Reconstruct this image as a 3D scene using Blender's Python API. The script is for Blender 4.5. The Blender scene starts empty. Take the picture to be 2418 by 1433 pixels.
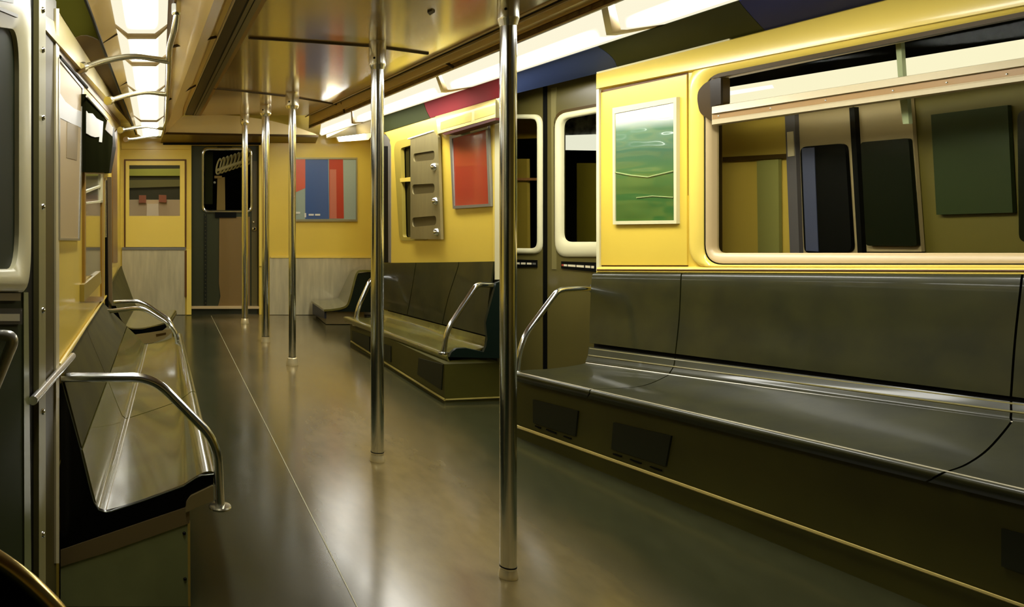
import bpy, bmesh, math, random
from mathutils import Vector

random.seed(7)
sc = bpy.context.scene
COL = sc.collection

# ---------------------------------------------------------------- camera
F, VX, VY, EYE = 2000.0, 370.0, 440.0, 1.374      # focal length in pixels, vanishing point of the car's axis, eye height
cd = bpy.data.cameras.new('camera')
cam = bpy.data.objects.new('camera', cd)
COL.objects.link(cam)
cam.location = (0, 0, EYE)
cam.rotation_euler = (math.pi / 2, 0, 0)
cd.sensor_width = 36
cd.lens = 36 * F / 2418
cd.shift_x = (1209 - VX) / 2418
cd.shift_y = -(716.5 - VY) / 2418
cd.clip_start = 0.05
sc.camera = cam
sc.view_settings.view_transform = 'Standard'
sc.view_settings.look = 'None'
sc.view_settings.gamma = 1
sc.view_settings.use_curve_mapping = False
sc.view_settings.exposure = 0.0

w = bpy.data.worlds.new('world')
sc.world = w
w.use_nodes = True
w.node_tree.nodes['Background'].inputs[0].default_value = (0.9, 0.85, 0.6, 1)
w.node_tree.nodes['Background'].inputs[1].default_value = 0.03


# ---------------------------------------------------------------- geometry helpers
def V(*a): return Vector(a)
def P(px, py, Y): return Vector(((px - VX) / F * Y, Y, EYE + (VY - py) / F * Y))
class Pl:
    """vertical plane X = a + b * Y"""
    def __init__(s, a, b, side=-1): s.a, s.b, s.side = a, b, side   # side: which way the room lies along X
    def __call__(s, px, py):
        r = (px - VX) / F
        return P(px, py, s.a / (r - s.b))
    def at(s, Y, z): return Vector((s.a + s.b * Y, Y, z))
    def off(s, d): return Pl(s.a + s.side * d, s.b, s.side)
def plane2(p, q):
    b = (q.x - p.x) / (q.y - p.y)
    return Pl(p.x - b * p.y, b)
def FL(px, py, z=0.0): return P(px, py, (EYE - z) * F / (py - VY))
def CE(px, py, z=2.10): return P(px, py, (z - EYE) * F / (VY - py))
def ext(A, B, Y):
    t = (Y - A.y) / (B.y - A.y)
    return A.lerp(B, t)
def tpx(A, B, px):
    r = (px - VX) / F
    d = B - A
    return (r * A.y - A.x) / (d.x - r * d.y)
def LP(A, B, px): return A.lerp(B, tpx(A, B, px))

RA = plane2(V(2.2, 5.5, 0), V(1.98, 7.4, 0))        # right wall, far section
RB = Pl(3.88, -0.29)                                # right wall, near section
RD = plane2(P(1175, 0, 5.75), P(1420, 0, 4.95))     # door leaves between them
LW = Pl(-0.32 + 0.0103 * 2.76, -0.0103, 1)             # left wall
YE = 9.06                                           # end wall

class M:
    def __init__(s):
        s.v, s.f, s.uv = [], [], {}
    def add(s, pts):
        k = len(s.v); s.v += [Vector(p) for p in pts]; return list(range(k, k + len(pts)))
    def quad(s, *p):
        s.f.append(s.add(p)); return s
    def plate(s, outer, t, holes=()):
        """flat polygon with holes, front at the points, thickness vector t to the back"""
        t = Vector(t)
        if not holes:
            a = s.add(outer); b = s.add([Vector(p) + t for p in outer])
            s.f.append(a); s.f.append(b[::-1])
            n = len(a)
            for i in range(n): s.f.append([a[i], b[i], b[(i + 1) % n], a[(i + 1) % n]])
            return s
        bm = bmesh.new()
        es, loops = [], []
        for lp in [outer] + list(holes):
            vs = [bm.verts.new(p) for p in lp]
            loops.append(vs)
            for i in range(len(vs)): es.append(bm.edges.new((vs[i], vs[(i + 1) % len(vs)])))
        bmesh.ops.triangle_fill(bm, use_beauty=True, use_dissolve=False, edges=es)
        bm.verts.index_update()
        base = [v.co.copy() for v in bm.verts]
        a = s.add(base); b = s.add([p + t for p in base])
        for f in bm.faces:
            ix = [v.index for v in f.verts]
            s.f.append([a[i] for i in ix]); s.f.append([b[i] for i in ix[::-1]])
        for vs in loops:
            n = len(vs)
            for i in range(n):
                p, q = vs[i].index, vs[(i + 1) % n].index
                s.f.append([a[p], b[p], b[q], a[q]])
        bm.free()
        return s
    def ring(s, outer, inner, t, lift=None):
        """frame between two loops of equal count; the middle may be lifted for a rounded section"""
        t = Vector(t); n = len(outer)
        loops = [[Vector(p) + t for p in outer], [Vector(p) for p in outer]]
        if lift is not None:
            lift = Vector(lift)
            for u, k in ((.12, .6), (.35, 1), (.65, 1), (.88, .6)):
                loops.append([Vector(o).lerp(Vector(i), u) + lift * k for o, i in zip(outer, inner)])
        loops += [[Vector(p) for p in inner], [Vector(p) + t for p in inner]]
        ids = [s.add(l) for l in loops]
        for j in range(len(ids)):
            A, B = ids[j], ids[(j + 1) % len(ids)]
            for i in range(n): s.f.append([A[i], A[(i + 1) % n], B[(i + 1) % n], B[i]])
        return s
    def loft(s, profs, closed=False, caps=False, uv=False):
        ids = [s.add(p) for p in profs]
        n = len(profs[0])
        cum = [0.0]
        for i in range(n - 1): cum.append(cum[-1] + (Vector(profs[0][i + 1]) - Vector(profs[0][i])).length)
        cum = [c / max(cum[-1], 1e-9) for c in cum]
        for j in range(len(ids) - 1):
            A, B = ids[j], ids[j + 1]
            for i in range(n if closed else n - 1):
                k = (i + 1) % n
                s.f.append([A[i], A[k], B[k], B[i]])
                if uv:
                    nj = len(ids) - 1
                    s.uv[len(s.f) - 1] = [(cum[i], j / nj), (cum[i + 1], j / nj), (cum[i + 1], (j + 1) / nj), (cum[i], (j + 1) / nj)]
        if caps:
            s.f.append(ids[0][::-1]); s.f.append(ids[-1])
        return s
    def box(s, a, b):
        x0, y0, z0 = a; x1, y1, z1 = b
        return s.plate([(x0, y0, z0), (x1, y0, z0), (x1, y0, z1), (x0, y0, z1)], (0, y1 - y0, 0))
    def tube(s, path, r, n=14, caps=True):
        path = [Vector(p) for p in path]
        rs = r if isinstance(r, (list, tuple)) else [r] * len(path)
        t0 = (path[1] - path[0]).normalized()
        u = t0.orthogonal().normalized()
        profs = []
        for i, p in enumerate(path):
            a = path[max(i - 1, 0)]; b = path[min(i + 1, len(path) - 1)]
            t = (b - a).normalized()
            u = (u - t * u.dot(t)).normalized()
            w_ = t.cross(u)
            profs.append([p + (u * math.cos(q * 2 * math.pi / n) + w_ * math.sin(q * 2 * math.pi / n)) * rs[i] for q in range(n)])
        return s.loft(profs, closed=True, caps=caps)
    def lathe(s, c, prof, n=28):
        """prof: (radius, z) pairs about the vertical axis through c"""
        c = Vector(c)
        profs = [[c + Vector((r * math.cos(q * 2 * math.pi / n), r * math.sin(q * 2 * math.pi / n), z)) for q in range(n)] for r, z in prof]
        return s.loft(profs, closed=True, caps=True)
    def dome(s, c, nrm, r, h, n=16, squash=1.0):
        """button head standing on the point c, along nrm"""
        nrm = Vector(nrm).normalized(); u = nrm.orthogonal().normalized(); w_ = nrm.cross(u)
        profs = []
        for k in range(5):
            a = k / 4 * math.pi / 2 * .96
            profs.append([Vector(c) + nrm * (h * math.sin(a)) + (u * math.cos(q * 2 * math.pi / n) + w_ * math.sin(q * 2 * math.pi / n)) * r * math.cos(a) for q in range(n)])
        return s.loft(profs, closed=True, caps=True)

def fillet(path, r, n=6):
    path = [Vector(p) for p in path]
    out = [path[0]]
    for i in range(1, len(path) - 1):
        a, b, c = path[i - 1], path[i], path[i + 1]
        d = min(r, (a - b).length * .48, (c - b).length * .48)
        p, q = b + (a - b).normalized() * d, b + (c - b).normalized() * d
        for k in range(n + 1):
            t = k / n
            out.append(p * (1 - t) ** 2 + b * 2 * t * (1 - t) + q * t * t)
    return out + [path[-1]]
def rpoly(pts, r, n=6):
    """closed polygon with rounded corners; r: one radius or one per corner"""
    pts = [Vector(p) for p in pts]
    N = len(pts); rr = r if isinstance(r, (list, tuple)) else [r] * N
    out = []
    for i in range(N):
        a, b, c = pts[i - 1], pts[i], pts[(i + 1) % N]
        d = min(rr[i], (a - b).length * .49, (c - b).length * .49)
        p, q = b + (a - b).normalized() * d, b + (c - b).normalized() * d
        for k in range(n + 1):
            t = k / n
            out.append(p * (1 - t) ** 2 + b * 2 * t * (1 - t) + q * t * t)
    return out
def crom(pts, sub=5):
    pts = [Vector(p) for p in pts]
    out = []
    for i in range(len(pts) - 1):
        p0, p1, p2, p3 = pts[max(i - 1, 0)], pts[i], pts[i + 1], pts[min(i + 2, len(pts) - 1)]
        for k in range(sub):
            t = k / sub
            out.append(.5 * ((2 * p1) + (p2 - p0) * t + (2 * p0 - 5 * p1 + 4 * p2 - p3) * t * t + (3 * p1 - p0 - 3 * p2 + p3) * t ** 3))
    return out + [pts[-1]]

def wloc(o):
    v = Vector((0, 0, 0))
    while o: v += Vector(o.location); o = o.parent
    return v
def obj(name, m, mt, parent=None, solid=0, bevel=0, smooth=35):
    me = bpy.data.meshes.new(name)
    if parent is None:
        xs = [p.x for p in m.v]; ys = [p.y for p in m.v]; zs = [p.z for p in m.v]
        org = Vector(((min(xs) + max(xs)) / 2, (min(ys) + max(ys)) / 2, min(zs))); loc = org
    else:
        org = wloc(parent); loc = Vector((0, 0, 0))
    me.from_pydata([p - org for p in m.v], [], m.f)
    if m.uv:
        uvl = me.uv_layers.new(name='UVMap')
        for fi, cs in m.uv.items():
            for li, c in zip(me.polygons[fi].loop_indices, cs): uvl.data[li].uv = c
    bm = bmesh.new(); bm.from_mesh(me)
    bmesh.ops.recalc_face_normals(bm, faces=bm.faces)
    bm.to_mesh(me); bm.free()
    me.shade_smooth()
    me.set_sharp_from_angle(angle=math.radians(smooth))
    me.materials.append(mt)
    o = bpy.data.objects.new(name, me)
    COL.objects.link(o)
    o.location = loc
    if parent: o.parent = parent
    if solid:
        md = o.modifiers.new('solid', 'SOLIDIFY'); md.thickness = solid; md.offset = 0
        md = o.modifiers.new('split', 'EDGE_SPLIT'); md.split_angle = math.radians(50); md.use_edge_sharp = False
    if bevel:
        md = o.modifiers.new('bevel', 'BEVEL'); md.width = bevel; md.segments = 2; md.limit_method = 'ANGLE'; md.angle_limit = math.radians(40)
    return o
def tag(o, label, cat, group=None):
    o['label'] = label; o['category'] = cat
    if group: o['group'] = group
    return o
def thing(name, label, cat, loc=(0, 0, 0), group=None):
    o = bpy.data.objects.new(name, None); COL.objects.link(o)
    o.empty_display_size = .05
    o.location = loc
    return tag(o, label, cat, group)
def struct(name, m, mt, **k):
    o = obj(name, m, mt, **k); o['kind'] = 'structure'; return o


# ---------------------------------------------------------------- materials
def lin(c):
    return tuple(((x / 255) / 12.92 if x / 255 <= .04045 else ((x / 255 + .055) / 1.055) ** 2.4) for x in c)
MATS = {}
def mat(name, rgb, rough=.5, metal=0.0, k=1.0, var=0.0, vscale=4.0, rgb2=None, coat=0.0, spec=.5, bump=0.0, bscale=8.0, stretch=(1, 1, 1), crough=.08):
    if name in MATS: return MATS[name]
    m = bpy.data.materials.new(name); m.use_nodes = True
    nt = m.node_tree; b = nt.nodes['Principled BSDF']
    c = tuple(min(1, x * k) for x in lin(rgb))
    b.inputs['Base Color'].default_value = (*c, 1)
    b.inputs['Roughness'].default_value = rough
    b.inputs['Metallic'].default_value = metal
    b.inputs['Specular IOR Level'].default_value = spec
    b.inputs['Coat Weight'].default_value = coat
    if spec == .5 and sum(rgb) < 200 and metal < .2: b.inputs['Specular IOR Level'].default_value = .25
    b.inputs['Coat Roughness'].default_value = crough
    if var or bump:
        tc = nt.nodes.new('ShaderNodeTexCoord'); mp = nt.nodes.new('ShaderNodeMapping')
        mp.inputs['Scale'].default_value = stretch
        nt.links.new(tc.outputs['Object'], mp.inputs[0])
    if var:
        c2 = tuple(min(1, x * k) for x in lin(rgb2)) if rgb2 else tuple(x * (1 - var) for x in c)
        n = nt.nodes.new('ShaderNodeTexNoise'); n.inputs['Scale'].default_value = vscale; n.inputs['Detail'].default_value = 5
        r = nt.nodes.new('ShaderNodeValToRGB')
        r.color_ramp.elements[0].position = .35; r.color_ramp.elements[1].position = .65
        r.color_ramp.elements[0].color = (*c, 1); r.color_ramp.elements[1].color = (*c2, 1)
        nt.links.new(mp.outputs[0], n.inputs['Vector']); nt.links.new(n.outputs[0], r.inputs[0]); nt.links.new(r.outputs[0], b.inputs['Base Color'])
    if bump:
        n = nt.nodes.new('ShaderNodeTexNoise'); n.inputs['Scale'].default_value = bscale; n.inputs['Detail'].default_value = 2
        bp = nt.nodes.new('ShaderNodeBump'); bp.inputs['Strength'].default_value = bump; bp.inputs['Distance'].default_value = .02
        nt.links.new(mp.outputs[0], n.inputs['Vector']); nt.links.new(n.outputs[0], bp.inputs['Height']); nt.links.new(bp.outputs[0], b.inputs['Normal'])
    MATS[name] = m
    return m
def emit(name, rgb, s):
    m = bpy.data.materials.new(name); m.use_nodes = True
    nt = m.node_tree; b = nt.nodes['Principled BSDF']
    b.inputs['Base Color'].default_value = (0, 0, 0, 1); b.inputs['Specular IOR Level'].default_value = 0
    b.inputs['Emission Color'].default_value = (*lin(rgb), 1); b.inputs['Emission Strength'].default_value = s
    return m
def glass(name, refl=.10, tint=(.9, .9, .85)):
    m = bpy.data.materials.new(name); m.use_nodes = True
    nt = m.node_tree; nt.nodes.clear()
    o = nt.nodes.new('ShaderNodeOutputMaterial'); mx = nt.nodes.new('ShaderNodeMixShader')
    t = nt.nodes.new('ShaderNodeBsdfTransparent'); g = nt.nodes.new('ShaderNodeBsdfGlossy'); fr = nt.nodes.new('ShaderNodeLayerWeight')
    t.inputs[0].default_value = (*tint, 1); g.inputs['Roughness'].default_value = .03
    fr.inputs['Blend'].default_value = refl
    ml = nt.nodes.new('ShaderNodeMath'); ml.operation = 'MULTIPLY'; ml.inputs[1].default_value = .28
    nt.links.new(fr.outputs['Fresnel'], ml.inputs[0]); nt.links.new(ml.outputs[0], mx.inputs[0]); nt.links.new(t.outputs[0], mx.inputs[1]); nt.links.new(g.outputs[0], mx.inputs[2]); nt.links.new(mx.outputs[0], o.inputs[0])
    return m

LAMP = 28.0
def diffuser_mat():
    """fluorescent tube behind a cream diffuser: hot along the middle of the lens, softer to its rims"""
    m = bpy.data.materials.new('diffuser'); m.use_nodes = True
    nt = m.node_tree; nt.nodes.clear()
    o = nt.nodes.new('ShaderNodeOutputMaterial'); e = nt.nodes.new('ShaderNodeEmission')
    uv = nt.nodes.new('ShaderNodeUVMap'); sp = nt.nodes.new('ShaderNodeSeparateXYZ')
    nt.links.new(uv.outputs[0], sp.inputs[0])
    def band(src, lo0, lo1, hi1, hi0):
        a = nt.nodes.new('ShaderNodeMapRange'); a.interpolation_type = 'SMOOTHSTEP'; a.inputs[1].default_value = lo0; a.inputs[2].default_value = lo1
        b = nt.nodes.new('ShaderNodeMapRange'); b.interpolation_type = 'SMOOTHSTEP'; b.inputs[1].default_value = hi0; b.inputs[2].default_value = hi1
        nt.links.new(src, a.inputs[0]); nt.links.new(src, b.inputs[0])
        x = nt.nodes.new('ShaderNodeMath'); x.operation = 'MULTIPLY'
        nt.links.new(a.outputs[0], x.inputs[0]); nt.links.new(b.outputs[0], x.inputs[1])
        return x.outputs[0]
    bu = band(sp.outputs[0], .24, .46, .60, .82)
    bv = band(sp.outputs[1], .03, .16, .84, .97)
    x = nt.nodes.new('ShaderNodeMath'); x.operation = 'MULTIPLY'
    nt.links.new(bu, x.inputs[0]); nt.links.new(bv, x.inputs[1])
    mc = nt.nodes.new('ShaderNodeMix'); mc.data_type = 'RGBA'
    mc.inputs[6].default_value = (.99, .925, .69, 1); mc.inputs[7].default_value = (LAMP, LAMP * .98, LAMP * .90, 1)
    nt.links.new(x.outputs[0], mc.inputs[0]); nt.links.new(mc.outputs[2], e.inputs[0]); nt.links.new(e.outputs[0], o.inputs[0])
    return m

YEL = mat('yellow_wall', (226, 196, 74), .38, k=1.0, coat=.25, crough=.12, var=.07, vscale=1.5)
YEL2 = mat('yellow_trim', (232, 205, 92), .3, k=1.0, coat=.3)
YELD = mat('gold_trim', (150, 112, 30), .4)
CEIL = mat('ceiling_panel', (172, 136, 62), .22, k=.9, coat=.5, crough=.1, var=.08, vscale=1.2)
CEILD = mat('ceiling_side', (236, 204, 130), .4, coat=.1)
BEIGE = mat('beige_trim', (200, 176, 128), .35)
BULK = mat('bulkhead', (250, 234, 184), .45)
BROWN = mat('brown', (96, 62, 20), .4)
BROWN2 = mat('dark_brown', (70, 52, 14), .4)
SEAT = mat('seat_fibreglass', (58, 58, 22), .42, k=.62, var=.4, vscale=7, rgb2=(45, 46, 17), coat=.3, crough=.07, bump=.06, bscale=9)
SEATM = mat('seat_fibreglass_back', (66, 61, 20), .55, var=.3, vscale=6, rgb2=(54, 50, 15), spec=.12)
SEATL = mat('seat_fibreglass_pale', (100, 97, 45), .24, k=1.0, var=.3, vscale=6, rgb2=(84, 76, 30), coat=.5, crough=.08, bump=.08, bscale=8)  # paler, glossier seat olive
BASE = mat('bench_base', (82, 78, 20), .5, k=.66, var=.2, vscale=3)
BLACK = mat('black_rubber', (9, 10, 7), .5, spec=.1)
BLACKG = mat('black_gloss', (9, 10, 9), .15)
GRILLE = mat('grille', (30, 32, 12), .5)
DGREEN = mat('dark_green_panel', (38, 46, 24), .6, spec=.1)
DOORM = mat('door_leaf', (92, 84, 40), .35, k=1.0, coat=.25, crough=.2, var=.12, vscale=2)
DOORD = mat('end_door_green', (62, 66, 44), .3, metal=.3)
DOORB = mat('end_door_reflection', (128, 104, 58), .35, metal=.2)
CREAM = mat('cream_frame', (220, 214, 170), .35)
STEEL = mat('brushed_steel', (208, 198, 156), .38, metal=.3, var=.25, vscale=3, stretch=(6, 6, .8))
STEELP = mat('steel_plate', (150, 138, 92), .4, metal=.5, var=.15, vscale=4, stretch=(4, 4, .6))
CHROME = mat('chrome', (232, 236, 238), .16, metal=1.0)
CHROMED = mat('satin_chrome', (206, 202, 176), .25, metal=.9)
SILVER = mat('silver_frame', (150, 148, 138), .3, metal=.6)
WHITE = mat('plain_white', (240, 238, 228), .5)
FLOORM = None

# floor: dark olive sheet, lighter brown down the middle of the aisle, scuffed
m = bpy.data.materials.new('floor_sheet'); m.use_nodes = True
nt = m.node_tree; b = nt.nodes['Principled BSDF']
tc = nt.nodes.new('ShaderNodeTexCoord'); mp = nt.nodes.new('ShaderNodeMapping'); mp.inputs['Scale'].default_value = (1.3, .55, 1)
n1 = nt.nodes.new('ShaderNodeTexNoise'); n1.inputs['Scale'].default_value = 2.2; n1.inputs['Detail'].default_value = 6
nt.links.new(tc.outputs['Object'], mp.inputs[0]); nt.links.new(mp.outputs[0], n1.inputs['Vector'])
sp = nt.nodes.new('ShaderNodeSeparateXYZ'); nt.links.new(tc.outputs['Object'], sp.inputs[0])
FLX = 2.0
wm = nt.nodes.new('ShaderNodeMapRange'); wm.interpolation_type = 'SMOOTHSTEP'; wm.inputs[1].default_value = .45 - FLX; wm.inputs[2].default_value = .95 - FLX
wm2 = nt.nodes.new('ShaderNodeMapRange'); wm2.interpolation_type = 'SMOOTHSTEP'; wm2.inputs[1].default_value = 1.85 - FLX; wm2.inputs[2].default_value = 1.2 - FLX
ad = nt.nodes.new('ShaderNodeMath'); ad.operation = 'MULTIPLY_ADD'; ad.inputs[1].default_value = .5; ad.inputs[2].default_value = -.25
nt.links.new(n1.outputs[0], ad.inputs[0])
sx = nt.nodes.new('ShaderNodeMath'); sx.operation = 'ADD'; nt.links.new(sp.outputs[0], sx.inputs[0]); nt.links.new(ad.outputs[0], sx.inputs[1])
nt.links.new(sx.outputs[0], wm.inputs[0]); nt.links.new(sx.outputs[0], wm2.inputs[0])
mu = nt.nodes.new('ShaderNodeMath'); mu.operation = 'MULTIPLY'; nt.links.new(wm.outputs[0], mu.inputs[0]); nt.links.new(wm2.outputs[0], mu.inputs[1])
cr = nt.nodes.new('ShaderNodeMix'); cr.data_type = 'RGBA'
cr.inputs[6].default_value = (*lin((50, 51, 30)), 1); cr.inputs[7].default_value = (*lin((110, 96, 60)), 1)
nt.links.new(mu.outputs[0], cr.inputs[0])
n2 = nt.nodes.new('ShaderNodeTexNoise'); n2.inputs['Scale'].default_value = 14; n2.inputs['Detail'].default_value = 8
nt.links.new(mp.outputs[0], n2.inputs['Vector'])
mr = nt.nodes.new('ShaderNodeMapRange'); mr.inputs[3].default_value = .7; mr.inputs[4].default_value = 1.25
nt.links.new(n2.outputs[0], mr.inputs[0])
mm = nt.nodes.new('ShaderNodeMix'); mm.data_type = 'RGBA'; mm.blend_type = 'MULTIPLY'; mm.inputs[0].default_value = 1
nt.links.new(cr.outputs[2], mm.inputs[6]); nt.links.new(mr.outputs[0], mm.inputs[7]); nt.links.new(mm.outputs[2], b.inputs['Base Color'])
rr = nt.nodes.new('ShaderNodeMapRange'); rr.inputs[3].default_value = .09; rr.inputs[4].default_value = .30
nt.links.new(n1.outputs[0], rr.inputs[0]); nt.links.new(rr.outputs[0], b.inputs['Roughness'])
b.inputs['Specular IOR Level'].default_value = .5
FLOORM = m

DIFF = diffuser_mat()
GLASS = glass('window_glass', .12)
GLASSD = glass('door_glass', .04, (.88, .88, .8))


# ================================================================ SETTING
YB = -3.0
struct('floor', M().plate([(-.6, YB, 0), (4.6, YB, 0), (4.6, 9.9, 0), (-.6, 9.9, 0)], (0, 0, -.05)), FLOORM)
a, b_ = FL(499, 746), FL(843, 1433)
a2 = ext(a, b_, 1.2)
struct('trim_1', M().plate([a + V(-.002, 0, .002), a2 + V(-.002, 0, .002), a2 + V(.002, 0, .002), a + V(.002, 0, .002)], (0, 0, -.002)), mat('seam', (170, 166, 130), .4))

# ---- end wall
def E(px, py, dy=0.0): return P(px, py, YE + dy)
def Eq(x0, y0, x1, y1, dy=0.0): return [E(x0, y0, dy), E(x1, y0, dy), E(x1, y1, dy), E(x0, y1, dy)]
zE = 740 + 3
end = struct('wall_end', M().plate([E(268, zE), E(452, zE), E(452, 343), E(612, 343), E(612, zE), E(905, zE), E(905, 255), E(268, 255)], (0, .06, 0),
             [Eq(305, 390, 425, 510)]), YEL)
obj('access_panel', M().ring(Eq(293, 376, 440, 587, -.012), Eq(296, 379, 437, 584, -.012), (0, .012, 0)), BROWN, end)
obj('access_panel_frame', M().ring(Eq(297, 380, 436, 583, -.012), Eq(305, 390, 425, 510, -.012), (0, .012, 0)), YEL2, end)
obj('wainscot', M().plate(Eq(288, 590, 437, zE, -.02), (0, .02, 0)), STEEL, end)
obj('wainscot_trim', M().plate(Eq(288, 584, 439, 590, -.03), (0, .03, 0)), SILVER, end)
obj('wainscot', M().plate(Eq(637, 608, 890, zE, -.02), (0, .02, 0)), STEEL, end)
obj('wainscot_trim', M().plate(Eq(640, 605, 890, 609, -.03), (0, .03, 0)), YEL2, end)
obj('corner_post', M().plate(Eq(436, 592, 441, 700, -.03), (0, .03, 0)), BROWN, end)
obj('door_jamb', M().plate(Eq(441, 590, 452, zE, -.03), (0, .03, 0)), YEL2, end)
obj('door_jamb', M().plate(Eq(612, 343, 618, 628, -.02), (0, .02, 0)), YEL2, end)
obj('header_band', M().plate(Eq(286, 338, 449, 352, -.02), (0, .02, 0)), YEL, end)

# ---- end door
dr = struct('door_2', M().plate(Eq(450, 338, 614, zE, .07), (0, .04, 0), [rpoly(Eq(480, 352, 592, 498, .07), .06)]), DOORD)
obj('leaf_panel', M().plate([E(518, 512, .06), E(590, 512, .06), E(590, 727, .06), E(514, 727, .06), E(521, 700, .06), E(517, 670, .06)], (0, .02, 0)), DOORB, dr)  # brown reflection on the leaf put in as a coloured plate
obj('leaf_panel', M().plate(Eq(594, 380, 608, 727, .06), (0, .02, 0)), DOORM, dr)
obj('window_frame', M().ring(rpoly(Eq(476, 348, 597, 502, .05), .07), rpoly(Eq(482, 355, 591, 496, .05), .055), (0, .03, 0), (0, -.012, 0)), CHROME, dr)
obj('window_pane', M().plate(Eq(480, 352, 592, 498, .085), (0, .005, 0)), GLASSD, dr)
obj('rivet_strip', M().plate(Eq(482, 505, 488, 722, .058), (0, .01, 0)), mat('rivets', (24, 28, 14), .5), dr)
for k in range(24):
    y = 508 + k * 9
    obj('rivet', M().dome(E(485, y, .058), (0, -1, 0), .007, .006, 8), mat('rivet_head', (66, 66, 40), .4), dr)
obj('window_stop', M().plate(Eq(508, 502, 558, 514, .045), (0, .02, 0)), BLACK, dr)
obj('window_stop', M().plate(Eq(513, 346, 548, 352, .045), (0, .02, 0)), BLACK, dr)
obj('threshold', M().plate(Eq(452, 724, 612, 729, .0), (0, .06, 0)), BEIGE, dr)
h = obj('door_handle', M().dome(E(600, 540, .06), (0, -1, 0), .03, .035, 18), CHROMED, dr)
obj('keyhole', M().dome(E(601, 540, .027), (0, -1, 0), .012, .006, 12), BLACK, h)
obj('lock', M().dome(E(599, 524, .06), (0, -1, 0), .016, .02, 12), CHROMED, dr)

# beyond the end door: dark vestibule with safety spring gate
struct('wall_vestibule', M().plate([P(380, 800, 10.6), P(760, 800, 10.6), P(760, 240, 10.6), P(380, 240, 10.6)], (0, .05, 0)), BLACK)
t = thing('spring_gate', 'pale coiled spring gate hanging behind the window of the end door', 'gate', V(P(545, 0, 9.5).x, 9.5, 0))
cp = []
for k in range(9 * 16 + 1):
    u = k / (9 * 16); ang = k / 16 * 2 * math.pi
    c = P(514 + 80 * u, 394 - 26 * u, 9.5)
    cp.append(c + V(.035 * math.cos(ang), .05 * math.sin(ang), .09 * math.sin(ang + .9)))
obj('coil', M().tube(cp, .010, 8), mat('coil', (236, 222, 166), .4), t)
obj('rod', M().tube([P(512, 402, 9.44), P(598, 374, 9.44)], .018, 10), mat('rod', (250, 236, 190), .4), t)
obj('post', M().plate([P(514, 420, 9.5), P(531, 418, 9.5), P(532, 497, 9.5), V(P(532, 0, 9.5).x, 9.5, 0), V(P(512, 0, 9.5).x, 9.5, 0), P(512, 497, 9.5)], (0, .05, 0)), mat('gate_post', (210, 176, 110), .4), t)
obj('bracket', M().plate([P(507, 415, 9.48), P(524, 415, 9.48), P(524, 421, 9.48), P(507, 421, 9.48)], (0, .05, 0)), mat('gate_post', (150, 122, 70)), t)
obj('knob', M().dome(P(507, 431, 9.48), (0, -1, 0), .014, .014, 10), WHITE, t)
obj('side_panel', M().plate([P(484, 358, 9.4), P(503, 358, 9.4), P(502, 482, 9.4), P(484, 482, 9.4)], (0, .03, 0)), mat('gate_side', (36, 42, 12), .4), t)

# cab behind the end wall's left window
cab = struct('wall_cab', M().plate([P(270, 560, 10.0), P(450, 560, 10.0), P(450, 360, 10.0), P(270, 360, 10.0)], (0, .05, 0)), mat('cab_dark', (80, 76, 44), .6))
obj('green_band', M().plate([P(300, 399, 9.97), P(430, 398, 9.97), P(430, 415, 9.97), P(300, 415, 9.97)], (0, .03, 0)), mat('cab_green', (205, 205, 84), .5), cab)
obj('olive_band', M().plate([P(300, 425, 9.97), P(430, 424, 9.97), P(430, 440, 9.97), P(300, 444, 9.97)], (0, .03, 0)), mat('cab_olive', (140, 132, 72), .5), cab)
ld = bpy.data.lights.new('cab_fill', 'AREA'); ld.energy = 2.2; ld.size = .3; ld.color = (1, .95, .8)  # unseen fill added to brighten the cab behind the window
lo = bpy.data.objects.new('cab_fill', ld); COL.objects.link(lo); lo.location = (0, 9.35, 2.0); lo.rotation_euler = (math.radians(25), 0, 0)
t = thing('control_desk', 'beige control desk with two red-brown blocks behind the yellow end wall window', 'desk', V(P(365, 0, 9.6).x, 9.6, 0))
obj('desk_body', M().plate([P(290, 472, 9.5), P(440, 472, 9.5), V(P(440, 0, 9.5).x, 9.5, 0), V(P(290, 0, 9.5).x, 9.5, 0)], (0, .25, 0)), mat('desk_beige', (206, 180, 134), .5), t)
obj('control_block', M().plate([P(328, 461, 9.44), P(345, 461, 9.44), P(345, 479, 9.44), P(328, 479, 9.44)], (0, .06, 0)), mat('red_brown', (160, 92, 52), .5), t)
obj('control_block', M().plate([P(375, 460, 9.44), P(393, 461, 9.44), P(393, 478, 9.44), P(375, 477, 9.44)], (0, .06, 0)), mat('red_brown', (160, 92, 52)), t)
obj('pale_panel', M().plate([P(347, 481, 9.47), P(374, 481, 9.47), P(375, 515, 9.47), P(346, 515, 9.47)], (0, .03, 0)), mat('desk_pale', (236, 218, 180), .4), t)

# ---- bulkhead over the end door
top = [(386, 316), (396, 300), (412, 285), (432, 275), (470, 272), (520, 271), (570, 274), (640, 285), (700, 300), (745, 316), (752, 322)]
yb = 8.62
bk = M()
prof = [P(x, y, yb) for x, y in top] + [P(600, 317, yb), P(480, 315, yb)]
bk.plate(prof, (0, .02, 0))
blk = struct('trim_2', bk, BULK)
obj('soffit', M().plate([P(384, 316, yb - .002), P(752, 322, yb - .002), E(745, 338), E(380, 338)], (0, 0, .015)), mat('soffit', (110, 88, 24), .4), blk)
obj('lip', M().plate([P(386, 312, yb - .012), P(752, 320, yb - .012), P(752, 324, yb - .012), P(384, 317, yb - .012)], (0, .02, 0)), BROWN2, blk)
obj('dark_band', M().plate(Eq(385, 335, 616, 342, -.03), (0, .03, 0)), BLACK, blk)

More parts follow.
